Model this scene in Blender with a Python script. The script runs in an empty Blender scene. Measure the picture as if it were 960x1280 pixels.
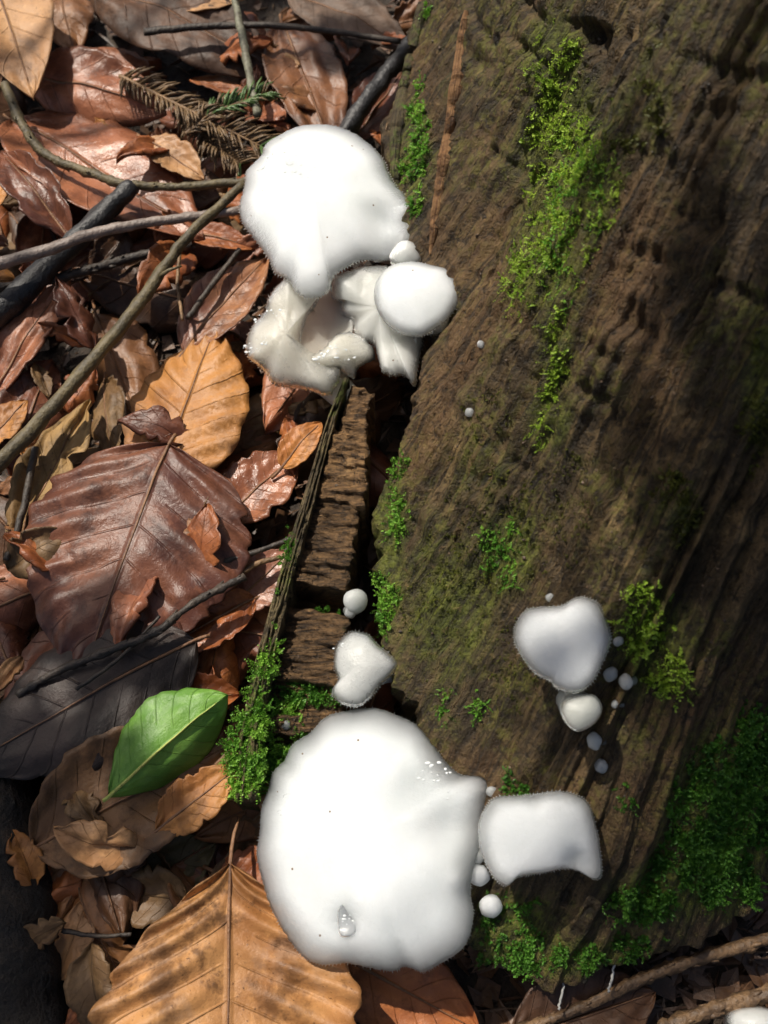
# Jelly fungi on a rotten stump above wet beech leaf litter.  1 unit = 10 cm.
import bpy, bmesh, math, random
import numpy as np
from mathutils import Vector, Matrix, noise
from mathutils.bvhtree import BVHTree

random.seed(7); np.random.seed(7)
sc = bpy.context.scene
sc.unit_settings.scale_length = 0.1
COL = sc.collection

# ------------------------------------------------------------------ camera
TILT = math.radians(25.0); DIST = 3.4; FOV = math.radians(55.0)
CAM = Vector((0, -DIST*math.sin(TILT), DIST*math.cos(TILT)))
FWD = Vector((0, math.sin(TILT), -math.cos(TILT)))
UPV = Vector((0, math.cos(TILT), math.sin(TILT)))
RGT = Vector((1, 0, 0))
FPX = 640.0/math.tan(FOV/2)
cd = bpy.data.cameras.new('camera'); cam = bpy.data.objects.new('camera', cd); COL.objects.link(cam)
cam.location = CAM; cam.rotation_euler = (TILT, 0, 0)
cd.sensor_fit = 'VERTICAL'; cd.sensor_height = 36; cd.lens = 18/math.tan(FOV/2)
cd.clip_start = 0.02; cd.clip_end = 2000
cd.dof.use_dof = True; cd.dof.focus_distance = 2.95; cd.dof.aperture_fstop = 1.9
sc.camera = cam

# ------------------------------------------------------------------ light
SUN = Vector((-0.40, 0.40, 0.82)).normalized()
w = bpy.data.worlds.new('World'); sc.world = w; w.use_nodes = True
nt = w.node_tree; bg = nt.nodes['Background']
sky = nt.nodes.new('ShaderNodeTexSky'); sky.sky_type = 'NISHITA'; sky.sun_disc = False; sky.dust_density = 4.0; sky.ozone_density = 0.3
sky.sun_elevation = math.asin(SUN.z); sky.sun_rotation = math.atan2(SUN.x, SUN.y)
nt.links.new(sky.outputs[0], bg.inputs[0]); bg.inputs[1].default_value = 0.07
sd = bpy.data.lights.new('sun', 'SUN'); sd.energy = 4.9; sd.angle = math.radians(0.6); sd.color = (1, 0.93, 0.82)
sun = bpy.data.objects.new('sun', sd); COL.objects.link(sun)
sun.rotation_euler = SUN.to_track_quat('Z', 'Y').to_euler(); sun.location = SUN*12
vs = sc.view_settings; vs.view_transform = 'Standard'; vs.look = 'None'; vs.gamma = 1; vs.exposure = 0.15
sc.cycles.use_denoising = True; sc.cycles.max_bounces = 5; sc.cycles.diffuse_bounces = 3; sc.cycles.transparent_max_bounces = 4
sc.cycles.use_adaptive_sampling = True; sc.cycles.adaptive_threshold = 0.03

# ------------------------------------------------------------------ helpers
def rayd(px, py):
    return FWD + RGT*((px-480)/FPX) + UPV*((640-py)/FPX)
def W(px, py, z=0.0):
    d = rayd(px, py); t = (z-CAM.z)/d.z
    return CAM + d*t
def pxs(p):                       # world size of one photo pixel at p
    return (p-CAM).dot(FWD)/FPX
def proj(p):
    v = p-CAM; d = v.dot(FWD)
    return 480+v.dot(RGT)/d*FPX, 640-v.dot(UPV)/d*FPX
def fbm(p, o=4):
    return noise.fractal(p, 1.0, 2.0, o)
def catmull(P, n, closed=True):
    P = [np.array(p, float) for p in P]; out = []; m = len(P)
    segs = m if closed else m-1
    for k in range(n):
        t = k/n*segs if closed else k/(n-1)*segs
        i = min(int(t), segs-1); f = t-i
        if closed: a, b, c, d = P[(i-1) % m], P[i], P[(i+1) % m], P[(i+2) % m]
        else: a, b, c, d = P[max(i-1, 0)], P[i], P[i+1], P[min(i+2, m-1)]
        out.append(0.5*((2*b)+(c-a)*f+(2*a-5*b+4*c-d)*f*f+(3*b-a-3*c+d)*f**3))
    return np.array(out)
def mesh(name, V, F, mat=None, smooth=True, uv=None):
    me = bpy.data.meshes.new(name)
    me.from_pydata([tuple(v) for v in V], [], F)
    if uv is not None:
        ul = me.uv_layers.new(name='UVMap')
        idx = np.zeros(len(me.loops), int); me.loops.foreach_get('vertex_index', idx)
        ul.data.foreach_set('uv', np.asarray(uv, float)[idx].ravel())
    if smooth: me.polygons.foreach_set('use_smooth', [True]*len(me.polygons))
    if mat: me.materials.append(mat)
    me.update()
    return me
def obj(name, me, parent=None):
    o = bpy.data.objects.new(name, me); COL.objects.link(o)
    if parent: o.parent = parent
    return o
def tag(o, label=None, cat=None, group=None, kind=None):
    for k, v in (('label', label), ('category', cat), ('group', group), ('kind', kind)):
        if v: o[k] = v
    return o
def empty(name, loc):
    o = bpy.data.objects.new(name, None); COL.objects.link(o); o.location = loc
    o.empty_display_size = 0.05
    bpy.context.view_layer.update()
    return o
def put(name, V, F, mat, root, smooth=True, uv=None):     # world-space verts, child of an Empty
    L = root.location
    V = [(v[0]-L.x, v[1]-L.y, v[2]-L.z) for v in V]
    return obj(name, mesh(name, V, F, mat, smooth, uv), root)

# node shorthand
class NT:
    def __init__(s, name):
        s.m = bpy.data.materials.new(name); s.m.use_nodes = True
        s.t = s.m.node_tree; s.b = s.t.nodes['Principled BSDF']; s.out = s.t.nodes['Material Output']
    def n(s, typ, **k):
        x = s.t.nodes.new(typ)
        for a, v in k.items(): setattr(x, a, v)
        return x
    def l(s, a, b): s.t.links.new(a, b)
    def val(s, sock, v):
        if isinstance(v, (int, float)): sock.default_value = v
        elif isinstance(v, tuple): sock.default_value = v if len(v) == 4 or sock.type == 'VECTOR' else (*v, 1)
        else: s.l(v, sock)
    def math(s, op, a, b=0.0, c=None):
        x = s.n('ShaderNodeMath', operation=op); s.val(x.inputs[0], a); s.val(x.inputs[1], b)
        if c is not None: s.val(x.inputs[2], c)
        return x.outputs[0]
    def ramp(s, f, lo, hi):       # smoothstep
        x = s.n('ShaderNodeMapRange', interpolation_type='SMOOTHSTEP'); s.val(x.inputs[0], f)
        s.val(x.inputs[1], lo); s.val(x.inputs[2], hi); return x.outputs[0]
    def mix(s, f, a, b, mode='MIX'):
        x = s.n('ShaderNodeMix', data_type='RGBA', blend_type=mode)
        s.val(x.inputs[0], f); s.val(x.inputs[6], a); s.val(x.inputs[7], b); return x.outputs[2]
    def noise(s, vec, scale, detail=4, rough=0.55):
        x = s.n('ShaderNodeTexNoise'); s.l(vec, x.inputs['Vector']); x.inputs['Scale'].default_value = scale
        x.inputs['Detail'].default_value = detail; x.inputs['Roughness'].default_value = rough; return x.outputs[0]
    def voro(s, vec, scale):
        x = s.n('ShaderNodeTexVoronoi'); s.l(vec, x.inputs['Vector']); x.inputs['Scale'].default_value = scale; return x.outputs[0]
    def co(s, which='Object'):
        return s.n('ShaderNodeTexCoord').outputs[which]
    def mapv(s, vec, scale=(1, 1, 1), loc=(0, 0, 0)):
        x = s.n('ShaderNodeMapping'); s.l(vec, x.inputs[0]); x.inputs['Scale'].default_value = scale
        x.inputs['Location'].default_value = loc; return x.outputs[0]
    def bump(s, h, strength, dist, prev=None):
        x = s.n('ShaderNodeBump'); s.val(x.inputs['Height'], h); x.inputs['Strength'].default_value = strength
        x.inputs['Distance'].default_value = dist
        if prev: s.l(prev, x.inputs['Normal'])
        return x.outputs[0]
    def set(s, **k):
        for a, v in k.items(): s.val(s.b.inputs[a.replace('_', ' ')], v)
        return s.m

# ------------------------------------------------------------------ materials
def mat_wood(name, dark, mid, light, algae, alg_lo, su, sv, film=False):
    N = NT(name); uv = N.co('UV'); ob = N.co('Object')
    st = N.mapv(uv, (su, sv, 1))
    n1 = N.noise(st, 1.0, 6, 0.65); n2 = N.noise(ob, 2.2, 5); n3 = N.noise(ob, 16, 6, 0.7)
    n4 = N.noise(N.mapv(uv, (su*0.35, sv*7, 1)), 1.0, 4, 0.6)
    c = N.mix(N.ramp(n1, 0.36, 0.66), dark, mid)
    c = N.mix(N.math('MULTIPLY', N.ramp(n2, 0.48, 0.68), N.ramp(n3, 0.4, 0.62)), c, light)
    c = N.mix(N.math('MULTIPLY', N.ramp(n4, 0.54, 0.7), 0.55), c, dark)
    n5 = N.noise(N.mapv(ob, (1, 1, 1), (7, 3, 1)), 3.2, 6, 0.7); n6 = N.noise(ob, 45, 3)
    al = N.math('MULTIPLY', N.ramp(n5, alg_lo, alg_lo+0.14), N.ramp(n6, 0.40, 0.62))
    c = N.mix(al, c, algae)
    pv = N.voro(N.mapv(uv, (22, 13, 1)), 1.0); pits = N.math('MULTIPLY', N.ramp(pv, 0.30, 0.16), N.ramp(N.noise(ob, 3.1, 2), 0.5, 0.58))
    c = N.mix(pits, c, (0.008, 0.006, 0.004))
    if film:
        c = N.mix(N.math('MULTIPLY', N.ramp(N.noise(N.mapv(ob, (1, 1, 1), (2, 6, 3)), 1.6, 4, 0.6), 0.46, 0.62), 0.55), c, (0.19, 0.10, 0.042))
        fa = N.n('ShaderNodeAttribute', attribute_name='film').outputs['Fac']
        fs = N.noise(N.mapv(uv, (16, 4, 1)), 1.0, 6, 0.75)
        fm = N.ramp(N.math('ADD', N.math('MULTIPLY', fa, 0.55), N.math('MULTIPLY', fs, 0.75)), 0.52, 0.80)
        c = N.mix(N.math('MULTIPLY', fm, 0.8), c, N.mix(N.ramp(n6, 0.35, 0.65), (0.07, 0.085, 0.012), (0.17, 0.20, 0.024)))
        sk = N.noise(N.mapv(uv, (48, 2.2, 1)), 1.0, 5, 0.7)
        c = N.mix(N.math('MULTIPLY', N.ramp(sk, 0.50, 0.38), 0.75), c, tuple(x*0.55 for x in dark))
        c = N.mix(N.math('MULTIPLY', N.ramp(sk, 0.56, 0.68), 0.4), c, light)
    g1 = N.noise(ob, 34, 5, 0.75)
    c = N.mix(N.math('MULTIPLY', N.ramp(g1, 0.50, 0.36), 0.85), c, tuple(x*0.5 for x in dark))
    c = N.mix(N.math('MULTIPLY', N.ramp(g1, 0.58, 0.70), 0.6), c, light)
    b1 = N.bump(n1, 1.0, 0.035); b2 = N.bump(n3, 0.8, 0.018, b1)
    if film: b2 = N.bump(sk, 1.0, 0.03, b2)
    b3 = N.bump(N.math('SUBTRACT', 1.0, pits), 1.0, 0.03, b2)
    b4 = N.bump(g1, 1.0, 0.022, b3); b5 = N.bump(N.noise(ob, 110, 3, 0.7), 0.7, 0.006, b4)
    return N.set(Base_Color=c, Roughness=N.math('MULTIPLY_ADD', g1, 0.7, 0.22), Normal=b5, Specular_IOR_Level=0.4)

M_TRUNK = mat_wood('rotten_wood', (0.034, 0.022, 0.010), (0.15, 0.098, 0.044), (0.30, 0.20, 0.085), (0.15, 0.14, 0.028), 0.46, 14, 1.4, True)
M_BLOCK = mat_wood('cubed_rot_wood', (0.04, 0.023, 0.011), (0.21, 0.12, 0.052), (0.42, 0.24, 0.10), (0.06, 0.065, 0.015), 0.6, 3, 26)
M_BLOCK_TAN = mat_wood('tan_split_wood', (0.07, 0.038, 0.017), (0.32, 0.18, 0.075), (0.52, 0.31, 0.13), (0.08, 0.085, 0.02), 0.62, 3, 26)
M_STRIP = mat_wood('mossy_bark_strip', (0.05, 0.036, 0.02), (0.17, 0.125, 0.06), (0.24, 0.18, 0.085), (0.13, 0.16, 0.03), 0.42, 24, 3)
M_SPLINT = mat_wood('fresh_split_wood', (0.22, 0.10, 0.04), (0.50, 0.28, 0.12), (0.6, 0.38, 0.19), (0.1, 0.09, 0.03), 0.8, 30, 2)

def mat_twig(name, a, b, rough=0.6):
    N = NT(name); ob = N.co('Object')
    n1 = N.noise(ob, 14, 5, 0.7); n2 = N.noise(ob, 70, 3)
    c = N.mix(N.ramp(n1, 0.35, 0.65), a, b)
    c = N.mix(N.math('MULTIPLY', N.ramp(n2, 0.55, 0.7), 0.5), c, tuple(x*0.35 for x in a))
    return N.set(Base_Color=c, Roughness=rough, Normal=N.bump(n2, 0.8, 0.006, N.bump(n1, 0.5, 0.01)))

def mat_leaf(name, c1, c2, nv=8.0, k=1.6, vein=0.3, rough=0.42, spots=0.45, transl=0.15):
    N = NT(name); uv = N.co('UV'); ob = N.co('Object')
    sx = N.n('ShaderNodeSeparateXYZ'); N.l(uv, sx.inputs[0]); u, v = sx.outputs[0], sx.outputs[1]
    a = N.math('ABSOLUTE', N.math('MULTIPLY_ADD', v, 2.0, -1.0))
    ph = N.math('SUBTRACT', N.math('MULTIPLY', u, nv), N.math('MULTIPLY', a, k))
    f = N.math('ABSOLUTE', N.math('SUBTRACT', N.math('FRACT', ph), 0.5))
    side = N.math('SUBTRACT', 1.0, N.ramp(f, 0.008, 0.05))
    mid = N.math('SUBTRACT', 1.0, N.ramp(a, 0.012, 0.05))
    fade = N.ramp(N.noise(N.mapv(ob, (1, 1, 1), (9, 4, 0)), 7.0, 3), 0.38, 0.62)
    vm = N.math('MAXIMUM', N.math('MULTIPLY', N.math('MULTIPLY', side, fade), 0.75), N.math('MULTIPLY', mid, 0.7))
    n1 = N.noise(ob, 3.2, 5, 0.6); n2 = N.noise(ob, 11, 5, 0.7); n3 = N.noise(ob, 70, 4, 0.7)
    c = N.mix(N.ramp(n1, 0.32, 0.66), c1, c2)
    gy = sum(c2)/3
    c = N.mix(N.math('MULTIPLY', N.ramp(N.noise(N.mapv(ob, (1, 1, 1), (5, 8, 2)), 3.6, 5, 0.65), 0.50, 0.68), 0.55), c, tuple(0.5*(x*1.25+gy*1.15) for x in c2))
    c = N.mix(N.math('MULTIPLY', N.ramp(n2, 0.52, 0.68), spots), c, tuple(x*0.3 for x in c1))
    c = N.mix(N.math('MULTIPLY', N.ramp(n3, 0.60, 0.72), spots*1.3), c, tuple(x*0.25 for x in c1))
    c = N.mix(N.math('MULTIPLY', N.ramp(N.noise(ob, 26, 4, 0.65), 0.55, 0.7), 0.25), c, tuple(min(1, x*1.7) for x in c2))
    c = N.mix(N.math('MULTIPLY', N.ramp(N.noise(N.mapv(ob, (1, 1, 1), (3, 1, 2)), 5.5, 5, 0.65), 0.50, 0.66), min(0.8, spots*1.3)), c, tuple(x*0.38 for x in c1))
    # dry, browner margin
    c = N.mix(N.math('MULTIPLY', N.ramp(a, 0.86, 1.0), 0.35), c, tuple(x*0.45 for x in c1))
    c = N.mix(N.math('MULTIPLY', vm, vein), c, tuple(x*0.32 for x in c1))
    h = N.math('MULTIPLY_ADD', vm, -0.5, N.math('MULTIPLY', n2, 0.6))
    b1 = N.bump(h, 0.7, 0.016); b2 = N.bump(n3, 0.4, 0.004, b1)
    N.set(Base_Color=c, Roughness=N.math('MULTIPLY_ADD', n2, 0.35, rough-0.12), Normal=b2, Specular_IOR_Level=0.45)
    if transl:
        tr = N.n('ShaderNodeBsdfTranslucent'); N.l(c, tr.inputs[0]); ms = N.n('ShaderNodeMixShader'); ms.inputs[0].default_value = transl
        N.l(N.b.outputs[0], ms.inputs[1]); N.l(tr.outputs[0], ms.inputs[2]); N.l(ms.outputs[0], N.out.inputs[0])
    return N.m

def mat_jelly(name, col, rad, transm=0.0, rough=0.62, speck=True, clear=0.7):
    N = NT(name); ob = N.co('Object')
    n1 = N.noise(ob, 5, 4); n2 = N.noise(ob, 95, 2); n3 = N.noise(ob, 28, 4, 0.6)
    c = N.mix(N.ramp(n1, 0.3, 0.75), col, tuple(x*y for x, y in zip(col, (0.90, 0.92, 0.91))))
    if speck: 
        sp = N.math('MULTIPLY', N.math('LESS_THAN', N.voro(ob, 22), 0.07), N.math('GREATER_THAN', N.noise(ob, 9, 1), 0.54))
        c = N.mix(sp, c, (0.2, 0.15, 0.1))
    wet = N.math('MULTIPLY', N.ramp(N.noise(ob, 4.3, 3), 0.58, 0.66), N.ramp(n3, 0.45, 0.6))
    b = N.bump(N.noise(ob, 60, 4, 0.7), 0.30, 0.008, N.bump(n3, 0.12, 0.012))
    r = N.math('SUBTRACT', N.math('MULTIPLY_ADD', n3, 0.3, rough-0.1), N.math('MULTIPLY', wet, rough*0.7))
    N.set(Base_Color=c, Roughness=r, Normal=b, Subsurface_Weight=1.0, Subsurface_Scale=rad*4.0, IOR=1.36, Specular_IOR_Level=0.3,
          Transmission_Weight=N.math('MULTIPLY_ADD', N.ramp(N.n('ShaderNodeAttribute', attribute_name='rim').outputs['Fac'], 0.72, 1.0), clear, transm))
    N.b.inputs['Subsurface Radius'].default_value = (1.0, 0.97, 0.92)
    return N.m
M_GLINT = NT('water_on_jelly').set(Base_Color=(0.62, 0.65, 0.655), Roughness=0.05, IOR=1.4)  # opaque pale gloss for the beads that stand in for wet glints
M_JELLY = mat_jelly('white_jelly', (0.66, 0.69, 0.695), 0.05)
M_JELLY_OLD = mat_jelly('greyish_cream_jelly', (0.60, 0.575, 0.49), 0.06, 0.15, 0.25)
M_JELLY_CLEAR = mat_jelly('clear_jelly', (0.70, 0.72, 0.68), 0.05, 0.28, 0.2, False)

def mat_moss(name, a, b):
    N = NT(name); ob = N.co('Object')
    c = N.mix(N.ramp(N.noise(ob, 9, 4, 0.7), 0.35, 0.66), a, b)
    N.set(Base_Color=c, Roughness=0.45, Specular_IOR_Level=0.4)
    tr = N.n('ShaderNodeBsdfTranslucent'); N.l(c, tr.inputs[0]); ms = N.n('ShaderNodeMixShader'); ms.inputs[0].default_value = 0.3
    N.l(N.b.outputs[0], ms.inputs[1]); N.l(tr.outputs[0], ms.inputs[2]); N.l(ms.outputs[0], N.out.inputs[0])
    return N.m
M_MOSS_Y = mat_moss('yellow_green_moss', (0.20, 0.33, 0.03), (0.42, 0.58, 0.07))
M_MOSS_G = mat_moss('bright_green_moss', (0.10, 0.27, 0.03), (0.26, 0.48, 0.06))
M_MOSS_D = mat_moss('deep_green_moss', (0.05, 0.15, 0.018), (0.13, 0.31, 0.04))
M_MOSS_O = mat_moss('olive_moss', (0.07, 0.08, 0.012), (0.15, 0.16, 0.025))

def mat_soil():
    N = NT('dark_humus'); ob = N.co('Object')
    n = N.noise(ob, 9, 6, 0.7)
    c = N.mix(N.ramp(n, 0.35, 0.7), (0.012, 0.008, 0.005), (0.05, 0.03, 0.016))
    return N.set(Base_Color=c, Roughness=0.75, Normal=N.bump(n, 0.9, 0.05))
M_SOIL = mat_soil()

# ------------------------------------------------------------------ ground
def ground_z(x, y):
    return 0.05*noise.noise(Vector((x*1.3, y*1.3, 0.3)))-0.10
xs = sorted(set([-400, -150, -60, -25, -12, -7, -4.5]+[-3.2+i*0.1 for i in range(65)]+[4.5, 7, 12, 25, 60, 150, 400]))
V = [(x, y, ground_z(x, y)) for y in xs for x in xs]; n = len(xs)
F = [(j*n+i, j*n+i+1, (j+1)*n+i+1, (j+1)*n+i) for j in range(n-1) for i in range(n-1)]
g = obj('ground', mesh('ground', V, F, M_SOIL)); tag(g, 'dark humus soil under the leaf litter', kind='structure')

# ------------------------------------------------------------------ stump
SH = [(585, -150, .45), (555, -60, .45), (527, 20, .45), (503, 120, .45), (486, 215, .45), (502, 320, .44), (532, 420, .43), (526, 500, .42), (497, 580, .40), (476, 660, .38),
      (471, 760, .36), (486, 840, .34), (520, 920, .30), (548, 1020, .25), (566, 1120, .20), (592, 1205, .14), (650, 1228, .12), (730, 1218, .12), (830, 1180, .14), (965, 1105, .16)]
BASE = [(W(a, b, c).x, W(a, b, c).y, c) for a, b, c in SH]+[(1.8, -0.75, .2), (2.7, 0.2, .3), (2.9, 1.8, .3), (2.2, 3.6, .3), (1.1, 4.4, .4), (0.5, 4.0, .45)]
CEN = np.array((1.9, 2.0)); TOPZ = 2.7
def stump():
    nb = len(BASE); seg = 30; ring = []
    for i in range(nb):
        m = seg if i < len(SH) else 8
        for k in range(m): ring.append((i, k/m))
    P = [np.array(p) for p in BASE]; pts = []
    for i, f in ring:
        a, b, c, d = P[(i-1) % nb], P[i], P[(i+1) % nb], P[(i+2) % nb]
        pts.append(0.5*((2*b)+(c-a)*f+(2*a-5*b+4*c-d)*f*f+(3*b-a-3*c+d)*f**3))
    pts = np.array(pts); zs = pts[:, 2]; pts = pts[:, :2]; ns = len(pts)
    ln = np.concatenate([[0], np.cumsum(np.linalg.norm(np.roll(pts, -1, 0)-pts, axis=1))])[:ns]
    tan = np.roll(pts, -1, 0)-np.roll(pts, 1, 0)
    out = np.stack([tan[:, 1], -tan[:, 0]], 1); out /= np.linalg.norm(out, axis=1)[:, None]
    flip = (out*(pts-CEN)).sum(1) < 0; out[flip] *= -1
    n0, n1 = 26, 250; nz = n0+n1; V = []; UV = []
    for j in range(nz+1):
        for i in range(ns):
            L = ln[i]; nx, ny = out[i]
            if j <= n0:
                f = j/n0; z = -0.15+(zs[i]+0.15)*f; s = 1-0.03*(1-f)**1.5; sl = 0
            else:
                f = (j-n0)/n1; z = zs[i]+(TOPZ-zs[i])*f; s = 1-0.62*f**0.93-0.03*(1-math.exp(-f*18)); sl = 0.45*min(1, f*12)
            x, y = CEN+(pts[i]-CEN)*s
            d = 0.05*noise.noise(Vector((x*1.3, y*1.3, z*0.9)))
            d += 0.05*noise.noise(Vector((L*3.2, z*0.5, 4)))
            r = 1-abs(noise.noise(Vector((L*9, z*1.0, 9)))); d += 0.032*(r*r-0.5)
            d += 0.026*noise.noise(Vector((L*26, z*1.6, 2)))
            d += 0.010*fbm(Vector((x*14, y*14, z*14)))
            d += 0.010*noise.noise(Vector((L*62, z*5, 2)))
            mk = max(0.0, min(1.0, 0.35+1.6*noise.noise(Vector((L*0.9, z*0.9, 31)))+(0.5 if y > 0.6 else 0)))
            cr = noise.noise(Vector((L*3.0+z*3, z*26-L*5, 7)))      # cross checks
            if cr > 0.1: d -= 0.065*(cr-0.1)*mk
            V.append((x+nx*d, y+ny*d, z+sl*d)); UV.append((L, z))
    F = []
    for j in range(nz):
        for i in range(ns):
            a = j*ns+i; b = j*ns+(i+1) % ns
            F.append((a, b, b+ns, a+ns))
    top = [nz*ns+i for i in range(ns)]; V.append((CEN[0], CEN[1], TOPZ-0.25)); UV.append((0, TOPZ)); c = len(V)-1
    for i in range(ns): F.append((top[i], top[(i+1) % ns], c))
    return V, F, UV
SV, SF, SUV = stump()
stump_root = empty('tree_stump', (1.9, 2.0, 0.0))
tag(stump_root, 'large dark rotten tree stump with mossy pitted wood', 'tree stump')
tw = put('trunk_wood', SV, SF, M_TRUNK, stump_root, uv=SUV)
# algae film growing on the wood around the moss
FILM = [(692, 80, 50, 80, .9), (704, 160, 70, 90, 1), (712, 240, 75, 95, 1), (685, 320, 60, 90, 1), (690, 430, 30, 80, .8), (690, 520, 40, 60, .7), (520, 190, 28, 90, .8), (560, 760, 80, 140, .75), (600, 600, 60, 120, .5),
        (632, 690, 50, 70, .9), (486, 680, 28, 130, .9), (815, 810, 60, 90, .8), (846, 640, 50, 50, .6), (950, 480, 40, 110, .7), (920, 1020, 110, 120, 1), (860, 1110, 110, 50, .9), (640, 1170, 70, 60, .9), (730, 1200, 90, 30, .8), (800, 130, 50, 90, .5), (560, 90, 40, 90, .35)]
at = tw.data.attributes.new('film', 'FLOAT', 'POINT'); A = np.array(SV, float)-np.array(CAM)
dep = A @ np.array(FWD); PX = 480+A[:, 0]/dep*FPX; PY = 640-(A @ np.array(UPV))/dep*FPX
fl = np.zeros(len(SV))
for cx, cy, rx, ry, wt in FILM: fl = np.maximum(fl, wt*np.exp(-((PX-cx)/rx)**2-((PY-cy)/ry)**2)*(dep > 0.3))
at.data.foreach_set('value', fl)
BV = BVHTree.FromPolygons([Vector(v) for v in SV], SF)
def hit(px, py):
    d = rayd(px, py).normalized(); p, nn, i, dist = BV.ray_cast(CAM, d)
    if p is None: return None
    if nn.dot(d) > 0: nn = -nn
    return p, nn
def near(p):
    q, nn, i, d = BV.find_nearest(Vector(p)); 
    return q, nn

# loose slab of brown-rotted wood on the left of the split: a bark strip and cubed blocks
Lp = [(432, 470), (412, 520), (388, 600), (352, 720), (322, 830), (304, 920), (298, 1000)]
Rp = [(470, 470), (462, 520), (457, 620), (441, 720), (434, 790), (424, 880), (420, 1000)]
def edge_at(E, py):
    for a, b in zip(E, E[1:]):
        if py <= b[1]:
            f = (py-a[1])/(b[1]-a[1]); return a[0]+(b[0]-a[0])*f
    return E[-1][0]
def slabz(py, f):                     # surface height over the slab: f 0 left .. 1 right
    return 0.34-0.10*max(0, (py-470)/500)+0.05*f
def block(y0, y1, f0, f1, dz, sl, seed, mat=M_BLOCK, name='wood_block', amp=0.012, su=1.0, fib=1.0):
    nu, nv = 20, max(8, int((y1-y0)/2.2)); V = []; UV = []
    top = []
    for j in range(nv+1):
        for i in range(nu+1):
            fu = f0+(f1-f0)*i/nu; py = y0+(y1-y0)*j/nv
            rag = 5*noise.noise(Vector((fu*5, seed, 3.1)))
            e = 1-abs(2*j/nv-1); 
            pyy = py+sl*(fu-0.5)+rag*(1 if e < 0.3 else 0.6)
            xl, xr = edge_at(Lp, pyy), edge_at(Rp, pyy)
            ragx = (9 if fib else 3)*noise.noise(Vector((pyy*0.07, seed, 8))) if i == nu else 0
            px = xl+(xr-xl)*fu+ragx
            rd = min(i, nu-i)/2.0; rj = min(j, nv-j)/1.5
            z = slabz(py, fu)+dz-0.012*(max(0, 1-rd)**2+max(0, 1-rj)**2)
            z += amp*1.6*fbm(Vector((fu*1.6, pyy*0.11-fu*1.2, seed)))*(1 if fib else 0.3)+0.009*fib*noise.noise(Vector((fu*2, pyy*0.30-fu*5, seed)))+0.006*fib*noise.noise(Vector((fu*6, pyy*0.12-fu*2, seed+3)))+(0 if fib else 0.02*noise.noise(Vector((fu*30, pyy*0.02, seed)))+0.01*noise.noise(Vector((fu*70, pyy*0.05, seed))))
            V.append(W(px, pyy, z)); UV.append((fu*su, pyy*0.01+fu*0.06))
    n = nu+1; F = [(j*n+i, (j+1)*n+i, (j+1)*n+i+1, j*n+i+1) for j in range(nv) for i in range(nu)]
    border = [i for i in range(nu+1)]+[j*n+nu for j in range(1, nv+1)]+[nv*n+i for i in range(nu-1, -1, -1)]+[j*n for j in range(nv-1, 0, -1)]
    b0 = len(V)
    for q in border:
        p = V[q]; V.append(Vector((p.x, p.y, -0.12))); UV.append((UV[q][0]+0.2, UV[q][1]+p.z))
    m = len(border)
    for k in range(m): F.append((border[k], border[(k+1) % m], b0+(k+1) % m, b0+k))
    return put(name, V, F, mat, stump_root, uv=UV)
blocks = [(484, 548, 0.30, 0.96, 0.00, 14, 1), (540, 626, 0.18, 1.0, 0.02, 18, 3), (618, 734, 0.15, 0.95, -0.005, 20, 4), (762, 852, 0.14, 1.0, -0.03, 16, 6), (846, 905, 0.14, 1.05, -0.07, 10, 8), (893, 918, 0.2, 1.05, -0.05, 6, 9), (914, 996, 0.1, 1.0, -0.12, 6, 10)]
for b in blocks: block(*b, mat=M_BLOCK_TAN if b[0] < 600 else M_BLOCK)
block(728, 768, 0.16, 0.9, -0.17, 10, 12)
block(472, 1000, -0.04, 0.17, 0.035, 0, 20, M_STRIP, 'bark_strip', 0.02, 0.6, 0.0)

slab = bpy.data.objects.new('split_slab', None); COL.objects.link(slab); slab.parent = stump_root; slab['label'] = 'leaning slab of cracked brown wood with a mossy bark edge'
for o in list(stump_root.children):
    if o.name.startswith(('wood_block', 'bark_strip')): o.parent = slab

# long pale splinter on the face of the trunk and a ridge of bark at its far left
def tube(P, R, sides=8, rough=0.0, seed=0.0, cap=True, flat=1.0):
    P = [Vector(p) for p in P]; n = len(P); V = []; F = []; UV = []
    up = Vector((0.13, 0.07, 1)).normalized(); L = 0
    for i in range(n):
        t = (P[min(i+1, n-1)]-P[max(i-1, 0)]).normalized()
        a = t.cross(up)
        if a.length < 1e-3: a = t.cross(Vector((1, 0, 0)))
        a.normalize(); b = a.cross(t)
        if i: L += (P[i]-P[i-1]).length
        for k in range(sides):
            an = 2*math.pi*k/sides; r = R[i] if hasattr(R, '__len__') else R
            if rough: r *= 1+rough*noise.noise(Vector((k*0.9+seed, L/max(r, 1e-4)*0.35, seed)))+rough*0.6*noise.noise(Vector((math.cos(an)*2+seed, math.sin(an)*2, L/max(r, 1e-4)*1.1)))
            V.append(P[i]+a*(math.cos(an)*r)+b*(math.sin(an)*r*flat)); UV.append((k/sides, L))
    for i in range(n-1):
        for k in range(sides):
            q = i*sides+k; s = i*sides+(k+1) % sides
            F.append((q, s, s+sides, q+sides))
    if cap:
        F.append(tuple(range(sides-1, -1, -1))); F.append(tuple((n-1)*sides+k for k in range(sides)))
    return V, F, UV
def on_trunk(path, n, lift=0.0):
    out = []
    for px, py in catmull(path, n, False):
        h = hit(px, py)
        if h: out.append(h[0]+h[1]*lift)
    return out
P = on_trunk([(583, 14), (576, 70), (568, 130), (556, 200), (546, 262), (539, 318)], 40, 0.004)
rad = [0.026*math.sin(math.pi*(0.1+0.85*i/(len(P)-1)))*(0.9+0.5*noise.noise(Vector((i*0.13, 0, 5)))) for i in range(len(P))]
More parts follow.
